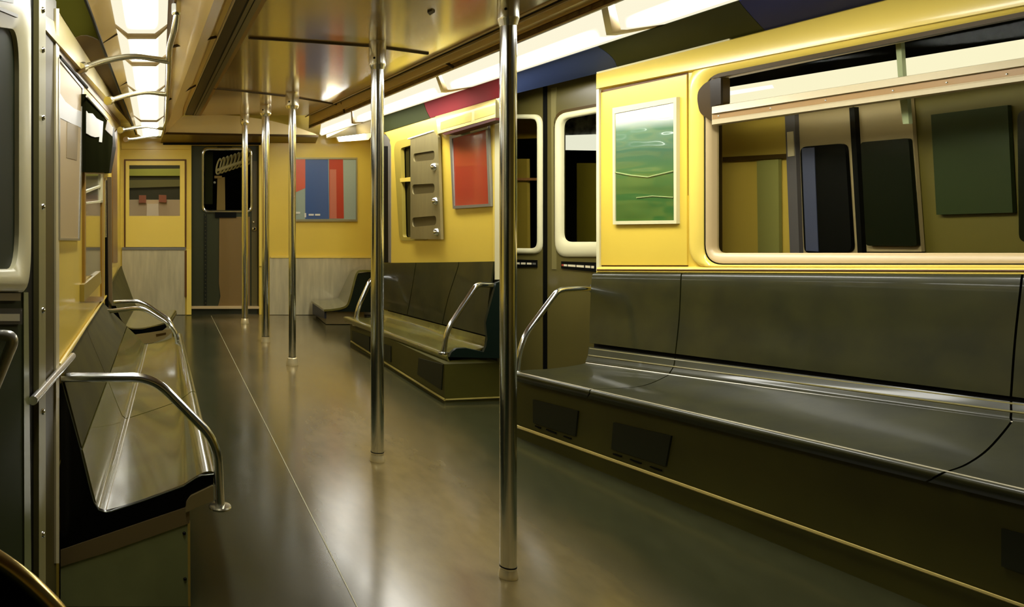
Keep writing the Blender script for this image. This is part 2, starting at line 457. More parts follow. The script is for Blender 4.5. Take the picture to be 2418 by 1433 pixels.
# ---- ceiling
cl_ = struct('ceiling', M().plate([(.385, YB, 2.1), (1.545, YB, 2.1), (1.545, 8.66, 2.1), (.385, 8.66, 2.1)], (0, 0, .04)), CEIL)
LR0, LR1 = P(397, 0, 3.2), P(385, 319, 8.8)       # left lights, aisle edge
LL0, LL1 = P(261, 0, 3.2), P(325, 318, 8.8)       # left lights, wall edge
RA0, RA1 = P(1475, 0, 3.14), P(736, 302, 8.8)     # right lights, aisle edge
RC0, RC1 = P(1745, 0, 3.50), P(761, 320, 9.05)     # right lights, wall edge
V0, V1 = CE(549, 0), CE(433, 271)
def ruled(A0, A1, B0, B1, ya, yb_, t=(0, 0, .03)):
    return M().plate([ext(A0, A1, ya), ext(B0, B1, ya), ext(B0, B1, yb_), ext(A0, A1, yb_)], t)
obj('aisle_panel', ruled(LR0 + V(.022, 0, 0), LR1 + V(.022, 0, 0), V0, V1, YB, 8.66), CEILD, cl_)
obj('light_edge', ruled(LR0, LR1, LR0 + V(.024, 0, -.004), LR1 + V(.024, 0, -.004), YB, 8.75), BROWN, cl_)
sideA0, sideA1 = V(1.60, 3.3, 2.1), V(1.585, 8.64, 2.1)
obj('side_panel', ruled(sideA0, sideA1, RA0 + V(-.03, 0, .005), RA1 + V(-.03, 0, .005), YB, 8.8), CEILD, cl_)
obj('light_edge', ruled(RA0 + V(-.03, 0, -.004), RA1 + V(-.03, 0, -.004), RA0, RA1, YB, 8.8), BROWN, cl_)
obj('edge_bead', M().tube([V(1.545, YB, 2.097), V(1.545, 8.8, 2.097)], .006, 8), BEIGE, cl_)
obj('edge_bead', M().tube([V(1.605, YB, 2.094), V(1.59, 8.7, 2.094)], .004, 8), BEIGE, cl_)
obj('edge_bead', M().tube([ext(RA0, RA1, YB) + V(-.03, 0, -.004), ext(RA0, RA1, 8.8) + V(-.03, 0, -.004)], .004, 8), BEIGE, cl_)
obj('slot', M().plate([(1.553, YB, 2.104), (1.60, YB, 2.104), (1.588, 8.7, 2.104), (1.553, 8.7, 2.104)], (0, 0, .02)), BLACK, cl_)
SEAM = mat('ceiling_seam', (66, 50, 20), .5)
for pts in ([(588, 88), (740, 98), (880, 108), (1010, 126)], [(505, 208), (560, 213), (690, 228), (800, 247)]):
    q = [CE(x, y, 2.0985) for x, y in pts]
    obj('seam', M().tube(q, .009, 6), SEAM, cl_)
for pts in ([(410, 91), (470, 91), (512, 91)], [(405, 204), (465, 203)]):
    Yc = (2.09 - EYE) * F / (VY - pts[0][1])
    A, B = ext(LR0 + V(.022, 0, 0), LR1 + V(.022, 0, 0), Yc), ext(V0, V1, Yc)
    obj('seam', M().tube([A + V(0, 0, -.001), B + V(0, 0, -.001)], .007, 6), SEAM, cl_)
for px in (1038, 806, 1420):
    A = LP(V(1.6, 3.3, 2.1), V(1.585, 8.64, 2.1), px)
    B = ext(RA0, RA1, A.y - .02) + V(-.03, 0, .003)
    obj('joint', M().tube([A + V(0, 0, -.003), B + V(0, 0, -.003)], .008, 6), SEAM, cl_)
q = [CE(1009, 26), CE(1020, 22), CE(1027, 26), CE(1015, 33)]
tag(obj('ceiling_sensor', M().plate([p + V(0, 0, -.006) for p in q], (0, 0, .006)), BLACK), 'small black diamond-shaped plate set in the gold ceiling', 'sensor')

# vent strip let into the ceiling
t = thing('ceiling_vent', 'long dark vent strip running down the gold ceiling', 'vent', V(.33, 5, 2.09))
def vs(xa0, xa1, xb0, xb1, z, mt, nm, th=.012):
    A0, A1, B0, B1 = CE(xa0, 0, z), CE(xa1, 271, z), CE(xb0, 0, z), CE(xb1, 271, z)
    obj(nm, ruled(A0, A1, B0, B1, YB, 8.62, (0, 0, th)), mt, t)
vs(556, 437, 584, 455, 2.098, BROWN2, 'trough')
vs(584, 455, 589, 457.5, 2.097, BLACK, 'gap')
vs(589, 457.5, 600, 461, 2.094, mat('vent_grey', (112, 102, 66), .35, metal=.4), 'slat')
vs(600, 461, 603, 462.5, 2.097, BLACK, 'gap')
vs(603, 462.5, 618, 470, 2.094, mat('vent_grey', (112, 102, 66)), 'slat')
vs(618, 470, 630, 476, 2.094, YELD, 'edge_strip')
obj('bead', M().tube([ext(CE(553, 0, 2.095), CE(434, 271, 2.095), YB), ext(CE(553, 0, 2.095), CE(434, 271, 2.095), 8.62)], .005, 8), BEIGE, t)

# strip above the left lights, towards the wall
BL0, BL1 = P(201, 0, 3.0), P(321, 316, 8.8)       # black line
CT0, CT1 = P(127, 9, 2.65), P(279, 247, 6.6)      # top edge of cove board
CB0, CB1 = LW.off(.012)(138, 107), LW.off(.012)(272, 272)
obj('wall_side_panel', ruled(BL0, BL1, LL0, LL1, 1.0, 8.8), CEILD, cl_)
obj('black_trim', M().tube([ext(BL0, BL1, 1.0), ext(BL0, BL1, 8.85)], .009, 8), BLACK, cl_)  # black trim line beside the cards
for py in (100, 203):
    k = (py - 0) / 316.
    Yk = ext(BL0, BL1, 3.0).y
    # where the black line passes this height in the view
    d = BL1 - BL0; r = (VY - py) / F
    tt = (r * BL0.y - (BL0.z - EYE)) / ((d.z) - r * d.y)
    A = BL0.lerp(BL1, tt); B = ext(LL0, LL1, A.y)
    obj('joint', M().tube([A + V(0, 0, -.003), B + V(0, 0, -.003)], .006, 6), SEAM, cl_)

# ---- left wall
def Lq(x0, y0, x1, y1, d=0.0):
    p = LW.off(d)
    return [p(x0, y0), p(x1, y0), p(x1, y1), p(x0, y1)]
TL = V(-.02, 0, 0)
wl = struct('wall_left', M().plate([LW.at(2.78, 0), LW.at(9.1, 0), LW.at(9.1, 2.05), LW.at(2.78, 2.05)], (-.05, 0, 0)), YEL)
wl2 = struct('wall_left_near', M().plate([LW.off(.0).at(YB, 0), LW.at(2.15, 0), LW.at(2.15, 2.3), LW.at(YB, 2.3)], (-.05, 0, 0)), DGREEN)
obj('cove_board', ruled(CT0, CT1, CB0, CB1, 2.3, 9.0, (-.02, 0, 0)), mat('cove_cream', (236, 218, 150), .25, coat=.5), wl)
h0, h1 = LW.off(.006)(138, 107), LW.off(.006)(272, 272); h2, h3 = LW.off(.006)(138, 132), LW.off(.006)(270, 283)
obj('header_strip', ruled(h0, h1, h2, h3, 2.6, 8.9, (-.006, 0, 0)), YELD, wl)
obj('header_line', M().tube([LW.off(.01)(140, 135), LW.off(.01)(205, 206)], .008, 8), BLACK, wl)
obj('brown_panel', M().plate([LW.off(.01)(266, 320), LW.off(.01)(277, 305), LW.off(.01)(278, 620), LW.off(.01)(267, 620)], TL), mat('brown_side', (124, 92, 44), .4), wl)
obj('seat_ledge', M().tube([LW.off(.008)(140, 862), LW.off(.008)(262, 682)], .007, 8), YEL2, wl)
w3 = struct('window_3', M().ring(Lq(200, 407, 246, 712, .012), Lq(203, 411, 241, 700, .012), (-.012, 0, 0)), YELD)
obj('pane', M().plate(Lq(203, 411, 242, 478, .006), (-.006, 0, 0)), mat('pane_reflection', (120, 116, 108), .15, coat=.5), w3)  # grey reflection put into the pane's colour
obj('pane', M().plate(Lq(200, 480, 238, 650, .006), (-.006, 0, 0)), mat('pane_dark', (24, 26, 14), .12, coat=.6), w3)
obj('sill', M().plate([LW.off(.02)(199, 672), LW.off(.02)(238, 640), LW.off(.02)(240, 668), LW.off(.02)(199, 712)], (-.02, 0, 0)), mat('sill_gold', (150, 128, 46), .4), w3)
obj('mullion', M().plate([LW.off(.014)(204, 450), LW.off(.014)(240, 437), LW.off(.014)(240, 441), LW.off(.014)(204, 456)], (-.008, 0, 0)), CREAM, w3)
obj('mullion', M().plate([LW.off(.014)(204, 478), LW.off(.014)(243, 473), LW.off(.014)(243, 478), LW.off(.014)(204, 482)], (-.008, 0, 0)), CREAM, w3)
obj('stile', M().plate(Lq(238, 411, 243, 478, .014), (-.008, 0, 0)), CREAM, w3)

# roll blind over that window
t = thing('window_blind', 'black pull-down blind over the upper window on the left wall', 'blind', LW(230, 408))
hb = LW.off(.03)
obj('panel', M().plate([hb(203, 222), hb(266, 300), hb(266, 335), hb(258, 408), hb(203, 406)], (-.028, 0, 0)), mat('blind_black', (26, 27, 12), .7, spec=0), t)
obj('side_edge', M().plate([hb(266, 298), hb(270, 303), hb(274, 350), hb(263, 409), hb(257, 409), hb(266, 340)], (-.03, 0, 0)), BLACK, t)
obj('gold_corner', M().plate([p + V(.004, 0, 0) for p in (hb(252, 284), hb(266, 301), hb(264, 322), hb(247, 306))], (-.004, 0, 0)), mat('blind_gold', (90, 70, 12), .4), t)
obj('rod', M().tube([LW.off(.036)(205, 227), LW.off(.036)(255, 282)], .005, 8), WHITE, t)
pp = LW.off(.034)
tag(obj('glare_plate', M().plate([pp(205, 262), pp(208, 267), pp(219, 268), pp(228, 279), pp(237, 284), pp(244, 287), pp(241, 336), pp(235, 335), pp(236, 323), pp(225, 324), pp(215, 321), pp(205, 315)], (-.003, 0, 0)), WHITE), 'torn white paper shape standing for light reflected on the black blind', 'glare')  # white plate standing in for light reflected off the blind

# tan poster on the left wall
t = thing('poster', 'tall tan poster with a painted white reflection on the left yellow wall', 'poster', LW(168, 566))
q = LW.off(.014)
obj('frame', M().ring([q(139, 136), q(198, 206), q(190, 568), q(140, 567)], [q(142, 144), q(195, 209), q(187, 563), q(143, 562)], (-.014, 0, 0)), SILVER, t)
q = LW.off(.010)
sh = obj('sheet', M().plate([q(141, 138), q(197, 207), q(189, 566), q(141, 565)], (-.01, 0, 0)), mat('poster_tan', (178, 156, 112), .4), t)
q = LW.off(.0115)
obj('glare_band', M().plate([q(142, 220), q(155, 240), q(175, 256), q(194, 264), q(193, 302), q(170, 292), q(142, 278)], (-.002, 0, 0)), mat('poster_glare', (216, 216, 214), .4), sh)  # light reflected on the sheet, put in as a white patch
obj('brown_block', M().plate([q(159, 288), q(185, 298), q(182, 378), q(157, 372)], (-.002, 0, 0)), mat('poster_brown', (136, 118, 80), .4), sh)

# dark door post on the left
t = thing('door_post', 'slim black post standing against the left wall behind the near bench', 'post', P(252, 730, 5.75))
obj('black_face', M().plate([P(241, 425, 5.74), P(252, 425, 5.74), P(256, 728, 5.74), P(246, 724, 5.74)], (0, .05, 0)), BLACK, t)
obj('grey_face', M().plate([P(253, 418, 5.76), P(263, 418, 5.76), P(265, 728, 5.76), P(256, 728, 5.76)], (0, .04, 0)), mat('post_grey', (116, 98, 66), .35), t)
obj('tube', M().tube([P(248, 420, 5.72), P(249, 560, 5.72)], .008, 10), CHROMED, t)

# ---- left near: door, jamb column
d3 = struct('door_3', M().plate(Lq(-330, -420, 62, 1560, .004), (-.04, 0, 0), [rpoly(Lq(-250, 52, 46, 640, .004), .05)]), mat('door_green', (44, 50, 26), .6, spec=0.02))
f = LW.off(.010)
obj('window_frame', M().ring(rpoly([f(-280, -380), f(69, -60), f(69, 690), f(-280, 690)], .12, 8), rpoly([f(-250, 30), f(45, 70), f(45, 635), f(-250, 635)], .10, 8), (-.02, 0, 0), (.012, 0, 0)), CREAM, d3)
f = LW.off(-.03)
obj('window_pane', M().plate([f(-250, 40), f(46, 62), f(46, 650), f(-250, 650)], (-.004, 0, 0)), GLASSD, d3)
obj('glazing_bar', M().tube([LW.off(-.02)(27, 80), LW.off(-.02)(31, 620)], .003, 8), SILVER, d3)
f = LW.off(.024)
obj('top_moulding', M().plate([f(-20, 8), f(43, 34), f(43, 42), f(-20, 16)], (-.01, 0, 0)), mat('moulding_green', (66, 64, 24), .4), d3)
obj('top_moulding', M().plate([f(-20, -12), f(32, 0), f(32, 8), f(-20, -4)], (-.01, 0, 0)), mat('moulding_green', (66, 64, 24)), d3)
obj('edge_strip', M().plate([LW.off(.008)(56, 690), LW.off(.008)(67, 690), LW.off(.008)(74, 1350), LW.off(.008)(58, 1350)], (-.006, 0, 0)), mat('edge_green', (112, 118, 74), .35), d3)
obj('beam', M().plate(Lq(-80, 692, 49, 710, .016), (-.012, 0, 0)), mat('beam_brown', (78, 66, 34), .4), d3)
lb = obj('door_label', M().plate(Lq(-80, 728, 53, 766, .014), (-.01, 0, 0)), BLACK, d3)
obj('label_plate', M().plate(Lq(-80, 741, 47, 758, .016), (-.003, 0, 0)), mat('label_silver', (168, 164, 140), .35, metal=.4), lb)
# behind that window: dim things
struct('wall_tunnel', M().plate([V(-1.2, -1, 0), V(-1.2, 4, 0), V(-1.2, 4, 2.6), V(-1.2, -1, 2.6)], (-.05, 0, 0)), mat('tunnel_olive', (64, 58, 16), .6))
tag(obj('tunnel_glow', M().plate([P(-8, 120, 1.9), P(12, 130, 1.9), P(12, 250, 1.9), P(-8, 248, 1.9)], (0, .03, 0)), emit('tunnel_white', (236, 236, 220), .9)), 'white glowing shape beyond the window at the left edge', 'lamp')  # glowing white plate behind the door window

struct('trim_3', M().plate([LW.off(.0)(58, -60), LW.off(.0)(93, -60), LW.off(.0)(93, 1500), LW.off(.0)(62, 1500)], (-.04, 0, 0)), BLACK)
t = thing('jamb_column', 'bolted metal jamb column beside the door at the left edge', 'column', LW(112, 1500))
obj('column_face', M().plate(Lq(92, -60, 108, 1540, .014), (-.03, 0, 0)), mat('column_olive', (136, 130, 84), .4, spec=.2), t)
obj('side_panel', M().plate(Lq(108, -60, 133, 1540, .006), (-.03, 0, 0)), mat('column_panel', (70, 62, 28), .4, spec=.1), t)
obj('edge_strip', M().plate(Lq(132.5, 20, 140, 1330, .012), (-.03, 0, 0)), mat('column_beige', (200, 188, 144), .3), t)
for y in (24, 118, 278, 488, 733, 972, 1262):
    obj('bolt', M().dome(LW.off(.014)(100, y), (1, 0, 0), .0085, .008, 14), CHROME, t)

# ---- right wall, far section
HA0, HA1 = RA(907, 311), RA(1174, 230)
def Aq(x0, y0, x1, y1, d=0.0):
    p = RA.off(d); return [p(x0, y0), p(x1, y0), p(x1, y1), p(x0, y1)]
TR = V(.05, .015, 0)
wa = struct('wall_right_far', M().plate([RA(921, 622), RA(1173, 617), RA(1174, 230), RA(907, 311), RA(921, 330)], TR,
            [rpoly([RA(931, 340), RA(1010, 316), RA(1010, 564), RA(945, 564)], [.1, .04, .04, .06], 6)]), YEL)
obj('lower_wall', M().plate([RA(921, 622), RA(1173, 617), RA.at(5.48, 0), RA.at(7.33, 0)], TR), mat('lower_wall', (46, 44, 20), .4), wa)
obj('end_strip', M().plate([RA.off(.012)(1164, 236), RA.off(.012)(1170, 234), RA.off(.012)(1170, 617), RA.off(.012)(1164, 617)], TR), YEL2, wa)
obj('door_edge', M().plate([RA.off(.0)(906, 345), RA.off(.0)(917, 338), RA.off(.0)(917, 620), RA.off(.0)(906, 620)], TR), BLACK, wa)
obj('door_edge', M().plate([RA.off(.006)(906, 317), RA.off(.006)(916, 324), RA.off(.006)(922, 345), RA.off(.006)(922, 620), RA.off(.006)(917, 620), RA.off(.006)(916, 345), RA.off(.006)(906, 345)], TR), mat('edge_grey', (112, 108, 100), .3), wa)
w2 = struct('window_2', M().ring(rpoly([RA.off(.006)(929, 336), RA.off(.006)(1010, 312), RA.off(.006)(1010, 568), RA.off(.006)(943, 568)], [.1, .04, .04, .07], 6),
            rpoly([RA.off(.006)(946, 350), RA.off(.006)(1005, 332), RA.off(.006)(1005, 560), RA.off(.006)(951, 560)], [.03, .03, .03, .03], 6), (.03, 0, 0)), mat('window_olive', (164, 146, 58), .35))
obj('pane', M().plate(Aq(940, 330, 1012, 566, -.03), (.004, 0, 0)), mat('pane_black', (16, 18, 6), .1), w2)
obj('mullion', M().plate([RA.off(.008)(944, 421), RA.off(.008)(1005, 414), RA.off(.008)(1005, 425), RA.off(.008)(945, 430)], (.02, 0, 0)), YEL2, w2)
# end stretch of the right wall beyond, to the corner
struct('wall_right_end', M().plate([V(1.99, 7.42, 0), V(2.33, 9.1, 0), V(2.33, 9.1, 2.1), V(1.99, 7.42, 2.1)], (.05, 0, 0)), YEL)

# ---- right doors
HB0, HB1 = RB(1408, 172), RB(2080, 0)
def Dq(x0, y0, x1, y1, d=0.0):
    p = RD.off(d); return [p(x0, y0), p(x1, y0), p(x1, y1), p(x0, y1)]
TD = V(.05, .02, 0)
d1 = struct('door_1', M().plate([RD(1165, 235), RD(1283, 204), V(RD(1283, 0).x, RD(1283, 0).y, 0), V(RD(1165, 0).x, RD(1165, 0).y, 0)], TD, [rpoly(Dq(1192, 278, 1271, 590), .05)]), DOORM)
d4 = struct('door_4', M().plate([RD(1290, 203), RD(1440, 162), V(RD(1440, 0).x, RD(1440, 0).y, 0), V(RD(1290, 0).x, RD(1290, 0).y, 0)], TD, [rpoly([RD(1320, 275), RD(1428, 262), RD(1428, 585), RD(1320, 588)], .05)]), DOORM)
obj('window_frame', M().ring(rpoly(Dq(1186, 270, 1279, 599, .008), .07), rpoly(Dq(1194, 281, 1269, 586, .008), .05), (.02, 0, 0), V(-.01, 0, 0)), CREAM, d1)
obj('window_pane', M().plate(Dq(1190, 276, 1273, 592, -.03), (.003, 0, 0)), GLASSD, d1)
f = RD.off(.008)
obj('window_frame', M().ring(rpoly([f(1311, 270), f(1440, 246), f(1440, 606), f(1311, 606)], .09), rpoly([f(1325, 282), f(1428, 263), f(1428, 571), f(1325, 571)], .06), (.02, 0, 0), V(-.012, 0, 0)), CREAM, d4)
obj('window_gasket', M().ring(rpoly([RD.off(.004)(1307, 264), RD.off(.004)(1443, 238), RD.off(.004)(1443, 600), RD.off(.004)(1309, 600)], .09), rpoly([RD.off(.004)(1312, 270), RD.off(.004)(1440, 248), RD.off(.004)(1440, 596), RD.off(.004)(1312, 596)], .085), (.01, 0, 0)), BROWN2, d4)
obj('window_pane', M().plate([RD.off(-.03)(1318, 274), RD.off(-.03)(1430, 258), RD.off(-.03)(1430, 590), RD.off(-.03)(1318, 590)], (.003, 0, 0)), GLASSD, d4)
sm = M().plate([RD.off(.006)(1282, 204), RD.off(.006)(1291, 202), V(RD.off(.006)(1291, 0).x, RD.off(.006)(1291, 0).y, .0), V(RD.off(.006)(1282, 0).x, RD.off(.006)(1282, 0).y, .0)], (.04, .02, 0))
struct('trim_4', sm, BLACK)
obj('ribbed_strip', M().plate([RD.off(.004)(1301, 208), RD.off(.004)(1313, 206), RD.off(.004)(1313, 636), RD.off(.004)(1303, 636)], (.004, 0, 0)), mat('door_strip', (120, 112, 66), .35), d4)
LAB = mat('label_dash', (222, 212, 176), .5)
def door_label(nm, lab, x0, x1, ya0, ya1, yb0, yb1, dashes, parent):
    p = RD.off(.008)
    o = obj(nm, M().plate([p(x0, ya0), p(x1, yb0), p(x1, yb1), p(x0, ya1)], (.006, 0, 0)), BLACK)
    tag(o, lab, 'label', 'black door labels')
    q = RD.off(.011)
    for (u, v_, c) in dashes:
        k0, k1 = (u - x0) / (x1 - x0), (v_ - x0) / (x1 - x0)
        f_ = lambda k: ((ya0 * .62 + ya1 * .38) * (1 - k) + (yb0 * .62 + yb1 * .38) * k, (ya0 * .36 + ya1 * .64) * (1 - k) + (yb0 * .36 + yb1 * .64) * k)
        obj('dash', M().plate([q(u, f_(k0)[0]), q(v_, f_(k1)[0]), q(v_, f_(k1)[1]), q(u, f_(k0)[1])], (.003, 0, 0)), c, o)
door_label('door_label', 'black label with pale dashes below the narrow window of the left door leaf', 1200, 1267, 612, 630, 614, 631, [(1218, 1226, LAB), (1230, 1240, LAB), (1244, 1254, LAB), (1257, 1264, SILVER)], d1)
door_label('door_label', 'black label with red tip and pale dashes on the right door leaf', 1325, 1418, 617, 634, 620, 643, [(1326, 1330, mat('dash_red', (160, 60, 40), .5)), (1331, 1338, LAB), (1341, 1358, LAB), (1361, 1378, LAB), (1382, 1393, LAB), (1396, 1402, LAB)], d4)
struct('trim_5', M().plate([RA.off(.02)(1168, 236), RA.off(.02)(1181, 230), RA.off(.02)(1181, 660), RA.off(.02)(1168, 660)], (.05, .04, 0)), CREAM)
struct('trim_6', M().plate([V(2.25, 5.85, 0), V(2.25, 5.5, 0), V(2.25, 5.5, 2.0), V(2.25, 5.85, 2.0)], (.04, 0, 0)), DOORM)

# ---- right wall, near section
def Bq(x0, y0, x1, y1, d=0.0):
    p = RB.off(d); return [p(x0, y0), p(x1, y0), p(x1, y1), p(x0, y1)]
TB = V(.05, .015, 0)
hend = ext(HB0, HB1, 1.2)
win_o = [RB(1660, 178), RB(2760, -44), RB(2760, 626), RB(1660, 626)]
wb = struct('wall_right_near', M().plate([RB(1408, 172), hend, V(RB.at(YB, 0).x, YB, hend.z), RB.at(YB, 0), V(RB(1408, 172).x, RB(1408, 172).y, 0)], TB, [rpoly(win_o, [.10, .08, .08, .10], 8)]), YEL)
# header moulding, panel, sill rails
def bar(d, pts0, pts1):
    """loft of a bar whose section is given by pixel rows at two columns, each with its own standing-off distance"""
    return M().loft([[RB.off(dd)(x, y) for (x, y, dd) in pts0], [RB.off(dd)(x, y) for (x, y, dd) in pts1]], closed=True, caps=True)
x1 = 3000
def hy(x): return 172 - (x - 1408) * .256
def wt(x): return 208 - (x - 1408) * .1935
struct('trim_7', bar(0, [(1408, hy(1408), -.01), (1408, hy(1408) + 3, .022), (1408, wt(1408) - 14, .04), (1408, wt(1408) + 1, .036), (1408, wt(1408) + 7, -.01)],
                     [(x1, hy(x1), -.01), (x1, hy(x1) + 6, .022), (x1, wt(x1) - 30, .04), (x1, wt(x1) - 2, .036), (x1, wt(x1) + 8, -.01)]), YEL2, smooth=50)
f = RB.off(.008)
pn = struct('trim_8', M().plate([f(1419, 219), f(1621, 176), f(1622, 626), f(1419, 626)], (.008, 0, 0)), YEL)
obj('panel_gap', M().ring([RB.off(.003)(1414, 214), RB.off(.003)(1624, 170), RB.off(.003)(1624, 629), RB.off(.003)(1414, 629)], [RB.off(.003)(1419, 219), RB.off(.003)(1621, 176), RB.off(.003)(1621, 626), RB.off(.003)(1419, 626)], (.003, 0, 0)), BROWN, pn)
obj('door_edge', M().plate([RB.off(.02)(1408, 178), RB.off(.02)(1414, 176), RB.off(.02)(1415, 640), RB.off(.02)(1408, 640)], (.05, .015, 0)), CREAM, pn)
struct('trim_9', bar(0, [(1410, 629, .0), (1410, 631, .02), (1410, 636, .03), (1410, 642, .03), (1410, 644, 0)], [(x1, 631, .0), (x1, 634, .02), (x1, 640, .03), (x1, 650, .03), (x1, 653, 0)]), YEL2, smooth=50)
struct('trim_10', M().tube([RB.off(.03)(1410, 637), RB.off(.03)(x1, 641)], .004, 8), BROWN)
# window
f = RB.off(.004)
win_s = [f(1628, 150), f(2800, -90), f(2800, 640), f(1628, 632)]
w1 = struct('window_1', M().ring(rpoly(win_s, [.12, .1, .1, .12], 8), rpoly([f(1661, 180), f(2760, -42), f(2760, 625), f(1661, 625)], [.10, .08, .08, .10], 8), (.02, 0, 0), V(-.016, 0, 0)), YEL2)
f = RB.off(.0)
obj('gasket', M().ring(rpoly([f(1659, 177), f(2762, -45), f(2762, 628), f(1659, 628)], [.10, .08, .08, .10], 8), rpoly([f(1666, 182), f(2755, -40), f(2755, 622), f(1666, 622)], [.095, .08, .08, .095], 8), (.03, 0, 0)), BLACK, w1)
obj('frame', M().ring(rpoly([f(1666, 182), f(2755, -40), f(2755, 622), f(1666, 622)], [.095, .08, .08, .095], 8), rpoly([RB.off(-.02)(1683, 190), RB.off(-.02)(2740, -30), RB.off(-.02)(2740, 597), RB.off(-.02)(1683, 597)], [.04, .03, .03, .04], 8), (.03, 0, 0), V(-.006, 0, 0)), BEIGE, w1)
f = RB.off(-.04)
obj('pane', M().plate([f(1672, 186), f(2760, -36), f(2760, 612), f(1672, 612)], (.004, 0, 0)), GLASS, w1)
def rl(x, y0): return y0 - (x - 1683) * .157
hp = obj('hopper_rail', M().loft([[RB.off(dd)(x, rl(x, yy + (x - 1683) * .0175 * kk)) for yy, kk, dd in ((251, 0, -.01), (252, 0, .03), (268, .15, .038), (270, .15, .024), (283, .7, .024), (285, .75, .034), (294, .9, .034), (298, 1, .0))] for x in (1681, 2000, 2418, 2760)], closed=True, caps=True), mat('rail_beige', (188, 174, 136), .35), w1, smooth=30)
obj('rail_channel', M().loft([[RB.off(.0255)(x, rl(x, 271 + (x - 1683) * .0175 * .2)), RB.off(.0255)(x, rl(x, 282 + (x - 1683) * .0175 * .65)), RB.off(.02)(x, rl(x, 282 + (x - 1683) * .0175 * .65)), RB.off(.02)(x, rl(x, 271 + (x - 1683) * .0175 * .2))] for x in (1682, 2760)], closed=True, caps=True), mat('rail_brown', (150, 116, 64), .4), hp)
for x, y in ((1697, 274), (1820, 256), (1950, 237), (2109, 214), (2236, 195), (2378, 175)):
    obj('rivet', M().dome(RB.off(.0255)(x, y), (-1, -.29, 0), .0045, .004, 10), CHROME, hp)
f = RB.off(.02)
f = RB.off(.004)
obj('head_soffit', M().plate([f(1669, 168), f(2760, -54), f(2760, -30), f(1674, 187)], (.03, 0, 0)), mat('soffit_brown', (66, 50, 10), .5), w1)
f = RB.off(.02)
br = obj('hopper_bracket', M().plate(rpoly([f(1646, 236), f(1648, 214), f(1664, 196), f(1690, 184), f(1703, 182), f(1703, 250), f(1681, 254), f(1681, 288), f(1652, 266)], .02, 3), (.05, .012, 0)), mat('bracket_brown', (60, 44, 10), .4, spec=.15), w1)
f = RB.off(.024)
obj('bracket_plate', M().plate([f(1676, 190), f(1702, 184), f(1702, 245), f(1678, 252)], (.01, 0, 0)), mat('bracket_dark', (34, 24, 6), .3), br)
f = RB.off(.012)
obj('surround_fin', M().plate(rpoly([f(1627, 206), f(1640, 186), f(1664, 158), f(1670, 178), f(1648, 200), f(1644, 232), f(1628, 270)], .01, 2), (.02, 0, 0)), mat('fin_gold', (180, 150, 44), .35), w1)

# ---- solid parts shaped as the train side that the glass reflects
NB = RB.off(-.34); NF = RB.off(-.32); NG = RB.off(-.30)
t = thing('mirrored_car', 'solid image of the train car with double doors reflected in the big right window', 'mirrored', NB(2000, 900))
TN = V(.04, .012, 0)
obj('wall', M().plate([NB(1500, 280), NB(2900, 60), NB(2900, 640), NB(1500, 640)], TN), mat('mirror_olive', (100, 90, 18), .5), t)  # reflected wall, built solid
obj('mirrored_gold_panel', M().plate([NF(1705, 270), NF(1858, 255), NF(1866, 615), NF(1706, 615)], (.015, 0, 0)), mat('mirror_gold', (204, 176, 74), .5), t)
obj('mirrored_edge_panel', M().plate([NF(1655, 280), NF(1705, 275), NF(1706, 615), NF(1655, 615)], (.015, 0, 0)), mat('mirror_edge', (84, 68, 30), .5), t)
obj('rail', M().plate([NG(1706, 371), NG(1857, 363), NG(1857, 373), NG(1706, 381)], (.015, 0, 0)), BROWN2, t)  # reflected rail, built solid
obj('green_stripe', M().plate([NG(1787, 380), NG(1838, 376), NG(1840, 615), NG(1790, 615)], (.015, 0, 0)), mat('mirror_stripe', (140, 138, 72), .5), t)
ps = obj('door_post', M().plate([NG(1853, 270), NG(1876, 266), NG(1888, 615), NG(1866, 615)], (.03, 0, 0)), mat('mirror_post', (96, 92, 96), .4), t)
obj('post_highlight', M().plate([RB.off(-.296)(1858, 312), RB.off(-.296)(1872, 310), RB.off(-.296)(1875, 368), RB.off(-.296)(1860, 370)], (.01, 0, 0)), mat('post_pale', (220, 206, 170), .4), ps)  # highlight on the post put in as a pale plate
TLEAF = mat('mirror_leaf', (186, 166, 122), .45)
l1 = obj('door_leaf', M().plate([NF(1876, 270), NF(2005, 250), NF(2026, 615), NF(1888, 615)], (.015, 0, 0)), TLEAF, t)  # reflected door leaf, built solid
obj('window', M().plate(rpoly([NG(1889, 347), NG(1995, 338), NG(2011, 594), NG(1899, 598)], .03, 4), (.015, 0, 0)), BLACK, l1)  # reflected door window, built solid
obj('blue_strip', M().plate([RB.off(-.297)(1893, 350), RB.off(-.297)(1922, 348), RB.off(-.297)(1932, 594), RB.off(-.297)(1903, 592)], (.008, 0, 0)), mat('mirror_blue', (72, 78, 106), .4), l1)
l2 = obj('door_leaf', M().plate([NF(2017, 248), NF(2150, 232), NF(2176, 594), NF(2038, 594)], (.015, 0, 0)), TLEAF, t)  # reflected door leaf, built solid
obj('window', M().plate(rpoly([NG(2032, 336), NG(2145, 326), NG(2165, 581), NG(2045, 580)], .012, 3), (.015, 0, 0)), mat('mirror_window', (20, 25, 14), .2), l2)  # reflected door window, built solid
obj('mirrored_door_seal', M().plate([NG(2005, 255), NG(2017, 253), NG(2037, 615), NG(2026, 615)], (.02, 0, 0)), BLACK, t)
obj('mirrored_placard', M().plate([NF(2198, 271), NF(2379, 248), NF(2391, 502), NF(2211, 507)], (.015, 0, 0)), mat('mirror_placard', (46, 58, 28), .4), t)
obj('mirrored_side_window', M().plate(rpoly([NF(2402, 262), NF(2700, 200), NF(2700, 585), NF(2406, 572)], .03, 4), (.015, 0, 0)), mat('mirror_window', (20, 25, 14)), t)
NL = RB.off(-.12)
def nl(x): return -(x - 1702) * .152
